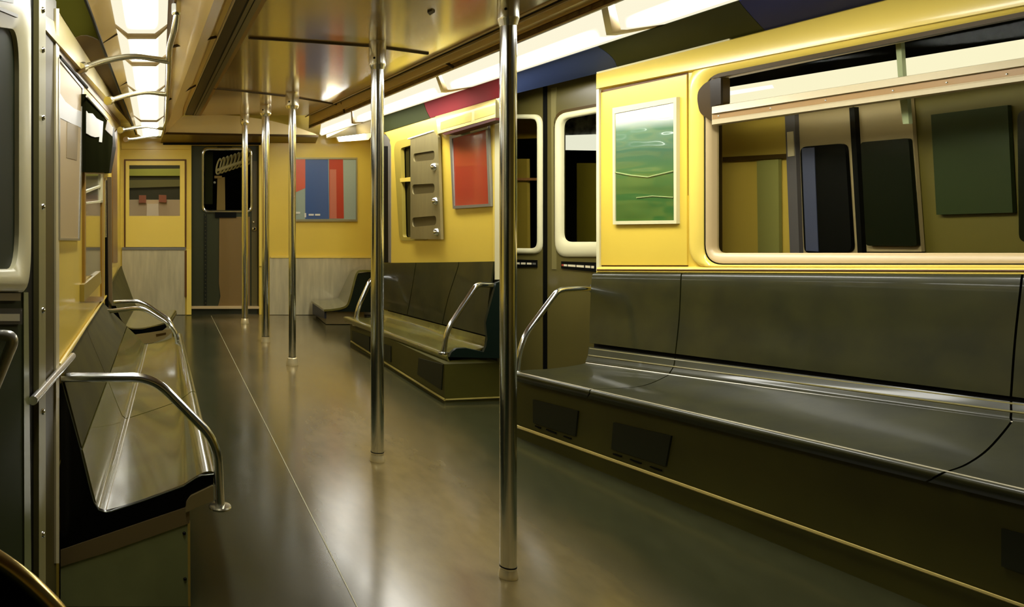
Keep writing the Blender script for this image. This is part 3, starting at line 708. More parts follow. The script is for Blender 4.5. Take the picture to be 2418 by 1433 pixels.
lam = obj('reflected_strip', M().plate([NL(1702, 209), NL(2760, 209 + nl(2760) - 12), NL(2760, 256 + nl(2760)), NL(1702, 256)], (.02, 0, 0)), emit('mirror_glow', (253, 246, 214), 1.22), t)  # glowing plate standing in for the ceiling light's reflection
obj('reflected_streak', M().plate([RB.off(-.115)(1716, 216), RB.off(-.115)(1822, 200), RB.off(-.115)(1826, 208), RB.off(-.115)(1716, 226)], (.004, 0, 0)), emit('mirror_streak', (245, 245, 250), 1.4), lam)
POSTG = mat('mirror_pale_post', (176, 188, 150), .4)
obj('mirrored_pale_post', M().plate([RB.off(-.1)(2113, 80), RB.off(-.1)(2126, 80), RB.off(-.1)(2133, 190), RB.off(-.1)(2121, 190)], (.015, 0, 0)), POSTG, t)
obj('mirrored_pale_post', M().plate([RB.off(-.1)(2124, 230), RB.off(-.1)(2142, 228), RB.off(-.1)(2146, 292), RB.off(-.1)(2132, 293)], (.015, 0, 0)), POSTG, t)
# solid parts standing in for reflections in the side door windows
q = RD.off(-.30)
obj('mirrored_gold_panel', M().plate([q(1170, 375), q(1244, 375), q(1246, 620), q(1170, 620)], (.02, 0, 0)), mat('mirror_gold', (204, 176, 74)), t)
obj('rail', M().plate([RD.off(-.28)(1170, 420), RD.off(-.28)(1267, 420), RD.off(-.28)(1267, 426), RD.off(-.28)(1170, 426)], (.02, 0, 0)), mat('mirror_rail_copper', (210, 150, 96), .4), t)  # rail reflected in the door glass, built solid
obj('mirrored_roof_edge', M().plate([q(1170, 250), q(1300, 250), q(1300, 325), q(1170, 330)], (.02, 0, 0)), mat('mirror_roof', (190, 150, 44), .5), t)
obj('reflected_lamp', M().plate([RD.off(-.28)(1315, 320), RD.off(-.28)(1440, 316), RD.off(-.28)(1440, 356), RD.off(-.28)(1315, 354)], (.02, 0, 0)), emit('mirror_side_glow', (240, 240, 232), 1.2), t)  # glowing plate standing in for lamp reflections in the door glass
obj('reflected_shapes', M().plate([RD.off(-.29)(1315, 250), RD.off(-.29)(1440, 240), RD.off(-.29)(1440, 316), RD.off(-.29)(1315, 320)], (.02, 0, 0)), mat('mirror_grey', (150, 150, 146), .3, metal=.3, var=.9, vscale=16, rgb2=(20, 20, 20)), t)  # grey shapes reflected in the door glass, built as a mottled plate
obj('mirrored_olive_panel', M().plate([RD.off(-.29)(1362, 385), RD.off(-.29)(1440, 385), RD.off(-.29)(1440, 610), RD.off(-.29)(1362, 610)], (.02, 0, 0)), mat('mirror_olive', (100, 90, 18)), t)
struct('wall_outside', M().plate([V(5.4, -3, 0), V(2.9, 9.5, 0), V(2.9, 9.5, 2.8), V(5.4, -3, 2.8)], (.05, 0, 0)), mat('outside_dark', (14, 17, 8), .7))

# ---- closing the car behind the camera
struct('wall_back', M().plate([V(-.4, YB, 0), V(4.8, YB, 0), V(4.8, YB, 2.6), V(-.4, YB, 2.6)], (0, -.05, 0)), YEL)


# ================================================================ LIGHTS
def light(lab, A, B, C_, D, ya, yb_, drop, seg, k0=.24, k1=.76, sk=0.0):
    """one diffuser length between two dividers; A-B and C_-D are its two long edges"""
    t = thing('ceiling_light', lab, 'light', (ext(A, B, (ya + yb_) / 2) + ext(C_, D, (ya + yb_) / 2)) / 2, seg)
    def prof(Y, grow=0.0):
        a, c = ext(A, B, Y - sk * .45), ext(C_, D, Y + sk)
        def mid(k): return ext(A.lerp(C_, k), B.lerp(D, k), Y + sk * k * .8)
        return [a, mid(k0 - grow) + V(0, 0, -drop - grow * .1), mid(k1 + grow) + V(0, 0, -drop - grow * .1), c]
    g = .045
    n = 12
    pr = []
    for j in range(n + 1):
        Y = ya + g + (yb_ - ya - 2 * g) * j / n
        p4 = prof(Y)
        pr.append([p4[0]] + [p4[0].lerp(p4[1], .5)] + [p4[1].lerp(p4[2], k / 6) for k in range(7)] + [p4[2].lerp(p4[3], .5)] + [p4[3]])
    obj('diffuser', M().loft(pr, uv=True), DIFF, t, smooth=20)
    Yd = ya + g / 2
    for Y0, Y1 in ((ya, ya + g),):
        p, q = prof(Y0, .02), prof(Y1, .02)
        dn = V(0, 0, -.004)
        obj('divider', M().loft([[p[0], p[1] + dn, p[2] + dn, p[3], p[3] + V(0, 0, .03), p[0] + V(0, 0, .03)], [q[0], q[1] + dn, q[2] + dn, q[3], q[3] + V(0, 0, .03), q[0] + V(0, 0, .03)]], closed=True, caps=True), mat('divider', (196, 172, 122), .4), t)
    return t
# right row: dividers seen at these columns along the lower crease
def yat_r(px):
    A = RA0.lerp(RC0, .38) + V(0, 0, -.05); B = RA1.lerp(RC1, .38) + V(0, 0, -.05)
    return LP(A, B, px).y - .2
YR = [yat_r(832), yat_r(1046), yat_r(1440)]
g = 'right row of ceiling lights'
light('cream diffuser at the far end of the right light row, above the white lamp', RA0, RA1, RC0, RC1, YR[0], 8.62, .05, g, .36, .42, .5)
light('cream ceiling diffuser above the red advert card in the right row', RA0, RA1, RC0, RC1, YR[1], YR[0], .05, g, .36, .42, .5)
light('cream ceiling diffuser above the blue advert card in the right row', RA0, RA1, RC0, RC1, YR[2], YR[1], .05, g, .36, .42, .5)
light('largest cream diffuser of the right row, at the top edge above the navy card', RA0, RA1, RC0, RC1, YR[2] - 1.2, YR[2], .05, g, .36, .42, .5)
# left row
def yat_l(py):
    A = LR0.lerp(LL0, .5) + V(0, 0, -.04); B = LR1.lerp(LL1, .5) + V(0, 0, -.04)
    d = B - A; r = (VY - py) / F
    return A.lerp(B, (r * A.y - (A.z - EYE)) / (d.z - r * d.y)).y
YL = [yat_l(y) for y in (84, 150, 217, 285)]
g = 'left row of ceiling lights'
YL0 = 2 * YL[0] - YL[1] - .2
light('brightest cream diffuser of the left light row, at the top of the photo', LL0, LL1, LR0, LR1, 1.5, YL[0], .04, g)
light('second cream diffuser of the left light row, crossed by the nearest curved grab bar', LL0, LL1, LR0, LR1, YL[0], YL[1], .04, g)
light('third cream diffuser of the left row, between the first two curved grab bars', LL0, LL1, LR0, LR1, YL[1], YL[2], .04, g)
light('fourth cream diffuser of the left row, beyond the second curved grab bar', LL0, LL1, LR0, LR1, YL[2], YL[3], .04, g)
light('small cream diffuser at the far end of the left light row', LL0, LL1, LR0, LR1, YL[3], 8.75, .04, g)

t = thing('wall_lamp', 'small white lamp in the far right corner under the light row', 'lamp', P(832, 320, 8.62))
obj('lens', M().loft([rpoly([P(798, 319, 8.6), P(848, 308, 8.6), P(866, 319, 8.6), P(858, 330, 8.6), P(815, 334, 8.6), P(800, 327, 8.6)], .03, 3),
                      rpoly([P(800, 317, 8.75), P(848, 305, 8.75), P(864, 316, 8.75), P(856, 327, 8.75), P(815, 331, 8.75), P(802, 324, 8.75)], .03, 3)], closed=True, caps=True), emit('lamp_white', (250, 250, 245), 12), t)
obj('housing', M().plate([P(790, 312, 8.76), P(850, 298, 8.76), P(880, 318, 8.76), P(870, 330, 8.76), P(800, 335, 8.76)], (0, .06, 0)), BULK, t)


# ================================================================ COVE CARDS (right)
def cline(px): return LP(RC0, RC1, px) + V(0, 0, .0)
def hline(px):
    if px <= 1174: return LP(HA0, HA1, px)
    if px >= 1408: return LP(HB0, HB1, px)
    return P(px, 230 + (172 - 230) * (px - 1174) / (1408 - 1174), HA1.y + (HB0.y - HA1.y) * (px - 1174) / (1408 - 1174))
def card(nm, lab, cat, mt, fl, fr, group, d=0.0, parent=None):
    """advert card on the cove between light row and wall head; fl, fr: column of its left and right edge at height v"""
    nv, nu = 8, 10
    rows = []
    for j in range(nv + 1):
        v = j / nv
        a, b = fl(v), fr(v)
        rows.append([cline(a + (b - a) * k / nu).lerp(hline(a + (b - a) * k / nu), v) + V(-.004 - d, -.001, -.004 - d) for k in range(nu + 1)])
    o = obj(nm, M().loft(rows), mt, parent, solid=.004)
    return tag(o, lab, cat, group) if lab else o
rows = []
for px in (770, 840, 907, 1000, 1174, 1290, 1408, 1600, 1900, 2300, 3200):
    A = cline(px)
    B = hline(px) if px >= 907 else P(px, 311 + (907 - px) * .12, 8.2)
    rows.append([A + V(.006, 0, .006), B + V(.006, 0, .006)])
struct('trim_11', M().loft(rows), mat('cove_beige', (206, 186, 130), .4), solid=.006)
g = 'advert cards over the right wall'
cv = lambda a, b: (lambda v: a + (b - a) * (1 - math.sqrt(max(0, 1 - v * v))) * .35 + (b - a) * .65 * v)
card('advert_card', 'dark green advert card above the slotted plate, left of the red card', 'card', mat('card_green', (46, 51, 22), .7, spec=.08), lambda v: 906, lambda v: 1002 + 15 * v - 6 * v * (1 - v), g)
card('advert_card', 'dark red advert card over the far yellow wall', 'card', mat('card_red', (104, 30, 36), .7, spec=.08), lambda v: 1003 + 15 * v - 6 * v * (1 - v), lambda v: 1190, g)
card('advert_card', 'slate blue advert card above the double doors', 'card', mat('card_blue', (54, 67, 104), .7, spec=.08), lambda v: 1191, lambda v: 1414 + 44 * math.sin(v * math.pi / 2), g)
card('advert_card', 'long dark green advert card above the green poster', 'card', mat('card_green', (62, 68, 30)), lambda v: 1415 + 44 * math.sin(v * math.pi / 2), lambda v: 1746 + 62 * v, g)
card('advert_card', 'navy advert card over the big right window at the top edge', 'card', mat('card_navy', (38, 46, 106), .7, spec=.08), lambda v: 1747 + 62 * v, lambda v: 2600, g)
# cream light-catching lip under the near cards
struct('trim_12', M().tube([RB.off(.012)(1412, 171), RB.off(.012)(1726, 91)], .011, 8), CREAM)

# cards over the left wall
def lcard(lab, mt, ya, yb_, yc, yd):
    A, B, C_, D = ext(CT0, CT1, ya), ext(CT0, CT1, yb_), ext(BL0, BL1, yd), ext(BL0, BL1, yc)
    mid = [A.lerp(D, k / 4) + V(0, (-.10 if ya > 3 else 0) * math.sin(k / 4 * math.pi), 0) for k in range(5)]
    mid2 = [B.lerp(C_, k / 4) + V(0, (-.10 if yb_ < 5 else 0) * math.sin(k / 4 * math.pi), 0) for k in range(5)]
    return tag(obj('advert_card', M().loft([mid, mid2]), mt, solid=.006), lab, 'card', 'advert cards over the left wall')
lcard('dark olive advert card at the top left above the tan poster', mat('card_olive', (68, 66, 20), .8, spec=0), 1.6, 3.3, 1.6, 3.75)
lcard('long brown advert card running beside the left light row', mat('card_brown', (108, 88, 54), .7, spec=.08), 3.31, 8.8, 3.76, 8.8)


# ================================================================ POSTERS AND FITTINGS
t = thing('poster', 'glossy green poster in a pale frame on the near yellow panel', 'poster', RB(1520, 528))
f = RB.off(.026)
obj('frame', M().ring([f(1446, 255), f(1597, 229), f(1597, 528), f(1447, 530)], [f(1451, 268), f(1590, 242), f(1591, 520), f(1452, 522)], (.018, 0, 0)), mat('frame_pale', (212, 206, 160), .35), t)
m = bpy.data.materials.new('poster_green'); m.use_nodes = True
nt = m.node_tree; b = nt.nodes['Principled BSDF']
tc = nt.nodes.new('ShaderNodeTexCoord'); sp = nt.nodes.new('ShaderNodeSeparateXYZ'); nt.links.new(tc.outputs['Object'], sp.inputs[0])
r = nt.nodes.new('ShaderNodeValToRGB')
for e_, (pos, c) in zip([r.color_ramp.elements[0], r.color_ramp.elements[1]] + [r.color_ramp.elements.new(.5) for _ in range(5)],
                        ((0, (52, 92, 40)), (1, (84, 112, 90)), (.30, (62, 96, 48)), (.42, (78, 108, 56)), (.55, (74, 106, 72)), (.62, (72, 104, 78)), (.8, (92, 124, 96)))):
    e_.position = pos; e_.color = (*lin(c), 1)
mr = nt.nodes.new('ShaderNodeMapRange'); mr.inputs[1].default_value = .0; mr.inputs[2].default_value = .62
nt.links.new(sp.outputs[2], mr.inputs[0]); nt.links.new(mr.outputs[0], r.inputs[0]); nt.links.new(r.outputs[0], b.inputs['Base Color'])
b.inputs['Roughness'].default_value = .12; b.inputs['Coat Weight'].default_value = 1; b.inputs['Coat Roughness'].default_value = .03
n = nt.nodes.new('ShaderNodeTexNoise'); n.inputs['Scale'].default_value = 4; n.inputs['Detail'].default_value = 1
mp = nt.nodes.new('ShaderNodeMapping'); mp.inputs['Scale'].default_value = (.7, .7, 2.2); nt.links.new(tc.outputs['Object'], mp.inputs[0]); nt.links.new(mp.outputs[0], n.inputs['Vector'])
bp = nt.nodes.new('ShaderNodeBump'); bp.inputs['Strength'].default_value = .5; bp.inputs['Distance'].default_value = .03
nt.links.new(n.outputs[0], bp.inputs['Height']); nt.links.new(bp.outputs[0], b.inputs['Normal']); nt.links.new(bp.outputs[0], b.inputs['Coat Normal'])
f = RB.off(.02)
obj('sheet', M().plate([f(1449, 262), f(1593, 236), f(1594, 524), f(1450, 526)], (.012, 0, 0)), m, t)
GR = mat('poster_line', (142, 156, 96), .3)
f = RB.off(.0215)
obj('print_line', M().tube([f(1453, 407), f(1490, 414), f(1530, 418), f(1560, 411), f(1590, 404)], .004, 6), GR, t)
obj('print_line', M().tube([f(1503, 467), f(1540, 463), f(1590, 466)], .003, 6), GR, t)

t = thing('poster', 'red poster in a thin silver frame on the far yellow wall', 'poster', RA(1110, 490))
f = RA.off(.02)
obj('frame', M().ring([f(1061, 321), f(1151, 296), f(1159, 487), f(1069, 493)], [f(1067, 327), f(1147, 306), f(1153, 481), f(1072, 486)], (.018, 0, 0)), SILVER, t)
f = RA.off(.012)
obj('sheet', M().plate([f(1064, 325), f(1149, 302), f(1156, 484), f(1070, 490)], (.012, 0, 0)), mat('poster_red', (166, 62, 40), .16, coat=.8, crough=.05, bump=.3, bscale=3), t)
f = RA.off(.026)
obj('clip_bar', M().plate([f(1110, 309), f(1151, 297), f(1150, 303), f(1110, 314)], (.006, 0, 0)), WHITE, t)

t = thing('light_box', 'cream light box sign fixed above the red poster', 'sign', RA(1100, 316))
f0, f1 = RA.off(.12), RA.off(.05)
obj('body', M().loft([[RA.off(.01)(1028, 275), f0(1031, 283), f0(1034, 316), RA.off(.01)(1034, 316)], [RA.off(.01)(1171, 233), f0(1170, 243), f0(1170, 277), RA.off(.01)(1170, 277)]], closed=True, caps=True), mat('box_cream', (222, 206, 124), .3, coat=.3), t)
f = RA.off(.122)
obj('face_panel', M().plate([f(1040, 288), f(1112, 265), f(1112, 286), f(1040, 306)], (.004, 0, 0)), mat('box_face', (200, 178, 78), .35), t)
obj('face_panel', M().plate([f(1120, 262), f(1168, 248), f(1168, 268), f(1120, 283)], (.004, 0, 0)), mat('box_face', (228, 206, 96)), t)
obj('lower_lip', M().plate([f(1044, 315), f(1170, 278), f(1170, 284), f(1052, 319)], (.08, 0, 0)), mat('box_lip', (66, 26, 20), .4), t)

t = thing('slotted_plate', 'grey metal plate with three slots and three round knobs over the far window', 'plate', RA(1004, 565))
f = RA.off(.035)
outer = [f(969, 328), f(1024, 308), f(1034, 324), f(1041, 565), f(969, 564)]
def slot(x0, x1_, ya0, yb0, ya1, yb1, p): return rpoly([p(x0, ya0), p(x1_, yb0), p(x1_, yb1), p(x0, ya1)], .035, 4)
sl = [(976, 1026, 363, 355, 382, 377), (973, 1026, 436, 433, 459, 455), (973, 1030, 514, 509, 536, 531)]
obj('plate', M().plate(outer, (.02, 0, 0), [slot(*s_, f) for s_ in sl]), STEELP, t)
for s_ in sl:
    obj('slot', M().plate(slot(*s_, RA.off(.025)), (.006, 0, 0)), mat('slot_dark', (76, 66, 36), .4), t)
for x, y in ((1026, 394), (1029, 475), (1032, 548)):
    obj('knob', M().dome(RA.off(.036)(x, y), (-1, -.1, 0), .03, .03, 18), CHROME, t)
obj('top_flange', M().tube([RA.off(.036)(964, 328), RA.off(.036)(1024, 309)], .006, 8), WHITE, t)

t = thing('poster', 'wide abstract poster of blue, red and grey panels on the end wall', 'poster', E(770, 522))
obj('frame', M().ring(Eq(694, 372, 844, 523, -.03), Eq(698, 376, 841, 518, -.03), (0, .03, 0)), mat('frame_grey', (150, 142, 104), .3, metal=.4), t)
bs = obj('sheet', M().plate(Eq(695, 373, 843, 522, -.018), (0, .018, 0)), mat('art_grey', (152, 166, 148), .25, coat=.4), t)
def art(pts, c, d=-.021): obj('print_panel', M().plate([E(x, y, d) for x, y in pts], (0, .004, 0)), mat('art_%d_%d_%d' % c, c, .25, coat=.4), bs)
art([(698, 376), (721, 376), (721, 444), (698, 454)], (206, 92, 62))
art([(721, 376), (775, 375), (777, 517), (721, 517)], (58, 88, 140))
art([(777, 376), (810, 376), (812, 516), (778, 516)], (176, 56, 38))
PM = mat('print_pale', (214, 214, 200), .4)
for x0, y0, x1_, y1 in ((699, 500, 709, 505), (719, 503, 723, 513), (729, 505, 741, 509), (744, 505, 756, 509)):
    obj('print_mark', M().plate(Eq(x0, y0, x1_, y1, -.026), (0, .003, 0)), PM, bs)
art([(779, 400), (794, 400), (795, 516), (779, 516)], (190, 108, 86), -.024)


# ================================================================ POLES
POLE = [
    # x, foot y, foot top y, tube half width, sleeve half width, sleeve bottom y, foot half width
    (1200, 1366, 1337, 19, 25, 62, 22, 'nearest chrome pole, standing at the centre right in front of the doors'),
    (891, 1092, 1067, 15, 20, 165, 17, 'second chrome pole from the camera, left of the oval window'),
    (690, 865, 843, 8.5, 16, 258, 14, 'third chrome pole, in front of the wide abstract poster'),
    (627, 811, 794, 9, 13.5, 275, 11, 'fourth chrome pole, just right of the end door'),
    (578, 767, 751, 7.5, 11, 296, 10, 'farthest chrome pole, in front of the end door'),
]
for x, yf, yt, hw, sw, ys, fw, lab in POLE:
    Y = EYE * F / (yf - 4 - VY)
    k = Y / F
    c = V((x - VX) * k, Y, 0)
    t = thing('grab_pole', lab, 'pole', c, 'chrome poles in the aisle')
    zs = EYE + (VY - ys) * k
    zf = EYE + (VY - yt) * k
    obj('tube', M().lathe(c, [(hw * k, zf * .5), (hw * k, zs + .02)]), CHROME, t)
    rs = sw * k
    slv = obj('sleeve', M().lathe(c, [(hw * k * 1.03, zs), (rs * .8, zs + .004), (rs * .97, zs + .022), (rs, zs + .03), (rs, 2.085), (rs * .96, 2.1)]), mat('sleeve_metal', (240, 238, 224), .2, metal=.75), t)
    a_ = math.radians(235)
    obj('set_screw', M().dome(c + V(rs * math.cos(a_), rs * math.sin(a_), zs + .055), (math.cos(a_), math.sin(a_), 0), rs * .14, .003, 10), BLACK, slv)
    fr = fw * k
    obj('foot_cap', M().lathe(c, [(fr, 0), (fr * 1.02, .004), (fr * .97, zf * .4), (fr * .84, zf * .9), (hw * k * 1.06, zf)]), mat('foot_metal', (236, 222, 172), .25, metal=.6), t)
    obj('foot_ring', M().lathe(c, [(hw * k * 1.04, zf), (hw * k * 1.04, zf + .004)]), BLACK, t)

# overhead grab rail on the left
t = thing('overhead_grab_rail', 'curved chrome overhead rail with four arms under the left light row', 'rail', P(395, 200, 5))
path = fillet([P(417, -40, 3.25), P(417, 40, 3.25), P(411, 72, 3.27), P(400, 112, 3.45), P(399, 160, 3.95), P(392, 285, 7.25), P(386, 306, 7.9), P(383, 320, 8.5), P(378, 327, 8.7)], .08)
obj('bar', M().tube(path, .0125, 14), CHROMED, t)
obj('sleeve', M().lathe(P(416, 36, 3.25), [(.014, 0), (.017, .004), (.018, .012), (.018, .35)]), CHROME, t)
arms = [((399, 145), (320, 133), (250, 143), (210, 155), (190, 161), 3.75, .013), ((392, 223), (345, 218), (300, 225), (275, 232), (255, 238), 5.1, .014),
        ((385, 304), (350, 299), (320, 301), (305, 304), (284, 307), 7.8, .016), ((381, 324), (360, 322), (335, 325), (315, 328), (297, 329), 8.6, .014)]
for *pts, Y, rr_ in arms:
    q = [P(x, y, Y * (1 - .10 * i / 4)) for i, (x, y) in enumerate(pts)]
    a_ = obj('arm', M().tube(crom(q, 6), rr_, 12), CHROMED, t)
    e = (q[-1] - q[-2]).normalized()
    obj('flange', M().tube([q[-1] - e * .05, q[-1] - e * .036, q[-1] - e * .034, q[-1] + e * .004], [rr_ * 1.2, rr_ * 1.35, rr_ * 1.75, rr_ * 1.75], 14), CHROMED, a_)


# ================================================================ BENCHES
def shell(rails, s0, s1, sub=5, nst=10):
    """surface over rails (pairs of end points), from parameters s0 to s1 given per rail"""
    profs = []
    for k in range(nst + 1):
        u = k / nst
        profs.append(crom([A.lerp(B, a + (b - a) * u) for (A, B), a, b in zip(rails, s0, s1)], sub))
    return M().loft(profs)

# -- near right bench
R = []
def rail(d, x0, y0, x1_, y1): p = RB.off(d); R.append((p(x0, y0), p(x1_, y1)))
rail(.025, 1404, 646, 2418, 651)
rail(.05, 1399, 660, 2418, 672)
rail(.075, 1395, 740, 2418, 800)
rail(.115, 1394, 810, 2418, 940)
rail(.125, 1392, 820, 2418, 954)
rail(.15, 1390, 838, 2418, 976)
rail(.175, 1385, 852, 2418, 992)
rail(.20, 1376, 862, 2418, 1008)
rail(.36, 1300, 873, 2418, 1078)
rail(.50, 1246, 876, 2418, 1128)
rail(.585, 1221, 880, 2418, 1158)
rail(.60, 1220, 888, 2418, 1172)
rail(.585, 1221, 898, 2418, 1190)
px0 = [1404, 1399, 1395, 1394, 1392, 1390, 1385, 1376, 1300, 1246, 1221, 1220, 1221]
px1 = [1611, 1610, 1606, 1597, 1596, 1593, 1585, 1576, 1520, 1450, 1400, 1394, 1388]
px2 = [2416, 2414, 2400, 2390, 2390, 2390, 2389, 2387, 2336, 2285, 2240, 2214, 2190]
px3 = [3060, 3055, 3040, 3020, 3020, 3010, 3000, 2990, 2920, 2860, 2810, 2780, 2760]
S = [[tpx(A, B, x) for (A, B), x in zip(R, px)] for px in (px0, px1, px2, px3)]
gp = .0018
t = thing('bench', 'long dark green moulded bench under the big right window', 'bench', V(2.3, 3.4, 0), 'moulded benches')
for i in range(3):
    a_ = [x + (gp if i else 0) for x in S[i]]; b_ = [x - gp for x in S[i + 1]]
    obj('backrest', shell(R[:4], a_[:4], b_[:4]), SEAT, t, solid=.012)
    obj('seat', shell(R[4:], a_[4:], b_[4:], 5, 14), SEAT, t, solid=.012)
# dark backing that shows through the joints
def back_rails(rs, dx=.022, dz=-.012): return [(A + V(dx, 0, dz), B + V(dx, 0, dz)) for A, B in rs]
obj('backing', shell(back_rails(R[:11]), S[0][:11], [S[3][j] for j in range(11)], 3, 12), BLACK, t, solid=.004)
obj('highlight_bead', M().tube([RB.off(.186)(1384, 857), RB.off(.186)(2418, 1000), RB.off(.186)(2980, 1078)], .0032, 8), mat('highlight_white', (236, 232, 214), .2, metal=.6), t)  # pale bead put in as the highlight along the seat ridge
RIB = mat('seat_rib', (120, 112, 62), .3, coat=.3)
for (xa, ya, xb, yb_, d) in ((1393, 823, 2418, 957, .132), (1390, 839, 2418, 976, .158)):
    obj('seat_rib', M().tube([RB.off(d)(xa, ya), RB.off(d)(xb, yb_), RB.off(d)(2980, yb_ + 76)], .0042, 8), RIB, t)
obj('edge_bead', M().tube([R[10][0].lerp(R[10][1], k) + V(-.004, 0, .004) for k in (S[0][10], .5, S[3][10])], .0032, 8), mat('edge_highlight', (190, 184, 158), .25, metal=.4), t)  # highlight along the front edge, put in as a pale bead
BF = Pl(3.88 - .555, -.29)
def BFp(x, y): return BF(x, y)
yb0 = BF(1220, 1029).y
def bz(Y): return ext(R[-1][0], R[-1][1], Y).z + .006
bs_ = M()
fr_ = [V(BF.a + BF.b * Y, Y, 0) for Y in (yb0, 3.6, 2.6, 1.0)]
tp_ = [V(BF.a + BF.b * Y, Y, bz(Y)) for Y in (yb0, 3.6, 2.6, 1.0)]
bs_.loft([[a, b, b + V(.50, 0, 0), a + V(.50, 0, 0)] for a, b in zip(fr_, tp_)], closed=True, caps=True)
bse = obj('base', bs_, BASE, t)
f = BF.off(.006)
obj('kick_strip', M().loft([[f(x, y), BF.off(.012)(x, y + 2 * k), BF.off(.012)(x, y + 7 * k), f(x, y + 9 * k)] for x, y, k in ((1221, 1003, .9), (1700, 1172, 1.0), (2418, 1427, 1.1), (2700, 1527, 1.2))], closed=True, caps=True), mat('kick_cream', (222, 200, 118), .3), t)
f = BF.off(.008)
for q in ([(1258, 943), (1364, 970), (1358, 1030), (1258, 998)], [(1448, 997), (1584, 1029), (1571, 1101), (1443, 1060)], [(2364, 1247), (2520, 1290), (2510, 1388), (2364, 1337)]):
    gr = obj('grille', M().plate([f(x, y) for x, y in q], (.01, 0, 0)), GRILLE, bse)
for segs in ([((1263, 1004), (1275, 1009)), ((1289, 1012), (1311, 1021)), ((1330, 1028), (1347, 1034))], [((1447, 1070), (1466, 1076)), ((1487, 1083), (1512, 1092)), ((1534, 1100), (1560, 1109))]):
    for (xa, ya), (xb, yb_) in segs:
        obj('drain_slot', M().plate([f(xa, ya), f(xb, yb_), f(xb, yb_ + 3), f(xa, ya + 3)], (.006, 0, 0)), BLACK, bse)
# armrest, far end
def armrest(lab, pts, r, foot=None, fr_=None, group='chrome armrests on the benches', shade=CHROME):
    q = [P(*p) for p in pts]
    t = thing('armrest', lab, 'armrest', q[0], group)
    obj('tube', M().tube(fillet(q, .07, 7), r, 14), shade, t)
    return t, q
t2, q = armrest('chrome armrest at the far end of the long right bench', [(1221, 877, 4.62), (1225, 838, 4.62), (1239, 791, 4.63), (1316, 688, 4.68), (1330, 684, 4.7), (1397, 681, 4.8)], .0155)
obj('wall_plate', M().tube([q[-1] - V(.004, 0, 0), q[-1] + V(.01, 0, 0)], .024, 14), CHROME, t2)
obj('foot_plate', M().lathe(q[0] + V(0, 0, -.004), [(.024, 0), (.024, .006), (.017, .01)]), CHROME, t2)

# -- far right bench
YN, YF = 5.40, 7.36
R2 = [(P(x0, y0, YF + .02), P(x1_, y1, YN + .08)) for x0, y0, x1_, y1 in (
    (903, 621, 1168, 618), (902, 634, 1166, 636), (902, 690, 1156, 712), (904, 728, 1149, 792),
    (903, 731, 1148, 795), (900, 740, 1147, 803), (893, 746, 1146, 812), (868, 752, 1143, 822), (838, 750, 1100, 832), (815, 749, 1062, 838), (813, 753, 1056, 845), (816, 759, 1060, 853))]
pxs = ([903, 902, 902, 904, 903, 900, 893, 868, 838, 815, 813, 816], [984, 982, 972, 963, 962, 957, 948, 930, 905, 880, 878, 880], [1085, 1082, 1060, 1046, 1045, 1040, 1032, 1018, 990, 960, 958, 962], [1168, 1166, 1156, 1149, 1148, 1147, 1146, 1143, 1100, 1062, 1056, 1060])
S2 = [[tpx(A, B, x) for (A, B), x in zip(R2, px)] for px in pxs]
t = thing('bench', 'far green bench under the red poster, beyond the double doors', 'bench', V(1.9, 6.4, 0), 'moulded benches')
for i in range(3):
    a_ = [x + (.003 if i else 0) for x in S2[i]]; b_ = [x - .003 for x in S2[i + 1]]
    obj('backrest', shell(R2[:4], a_[:4], b_[:4]), SEAT, t, solid=.012)
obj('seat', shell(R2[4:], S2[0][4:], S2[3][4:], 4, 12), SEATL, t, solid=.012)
b0, b1 = FL(827, 811), FL(1050, 951)
zt0, zt1 = R2[-1][0].z + .003, R2[-1][1].z + .003
bse = obj('base', M().loft([[b0, V(b0.x, b0.y, zt0), V(b0.x + .25, b0.y, zt0), V(b0.x + .25, b0.y, 0)], [b1, V(b1.x, b1.y, zt1), V(b1.x + .38, b1.y + .05, zt1), V(b1.x + .38, b1.y + .05, 0)]], closed=True, caps=True), BASE, t)
BP = plane2(b0, b1); f = BP.off(.008)
for q in ([(988, 845), (1045, 860), (1041, 920), (985, 884)], [(884, 806), (922, 817), (922, 855), (884, 836)], [(831, 781), (872, 795), (872, 830), (832, 804)]):
    obj('grille', M().plate([f(x, y) for x, y in q], (.01, 0, 0)), GRILLE, bse)
obj('kick_strip', M().tube([f(829, 806), f(1050, 944)], .008, 8), mat('kick_olive', (140, 126, 60), .35), t)
obj('kick_strip', M().tube([P(1052, 944, 5.375), P(1186, 938, 5.42)], .006, 8), mat('kick_olive', (140, 126, 60)), t)
obj('end_panel', M().plate([P(x, y, YN - .03) for x, y in ((1172, 668), (1188, 662), (1188, 846), (1061, 843), (1066, 832), (1078, 823), (1100, 822), (1142, 831), (1148, 818), (1151, 800), (1147, 762))], (0, .03, 0)), mat('end_green', (8, 22, 14), .4), t)
t2, q = armrest('chrome armrest at the near end of the far right bench', [(1047, 833, 5.33), (1055, 779, 5.33), (1124, 675, 5.36), (1134, 672, 5.38), (1183, 674, 5.5)], .0165)
obj('foot_plate', M().lathe(q[0] + V(0, 0, -.008), [(.033, 0), (.033, .012), (.018, .016)]), CHROME, t2)
t2, q = armrest('small chrome armrest at the far end of the far right bench', [(840, 767, 7.3), (844, 728, 7.3), (873, 664, 7.32), (884, 656, 7.33), (906, 656, 7.36), (942, 662, 7.4)], .019)
obj('foot_plate', M().lathe(q[0] + V(0, 0, -.006), [(.028, 0), (.028, .01), (.02, .012)]), CHROME, t2)

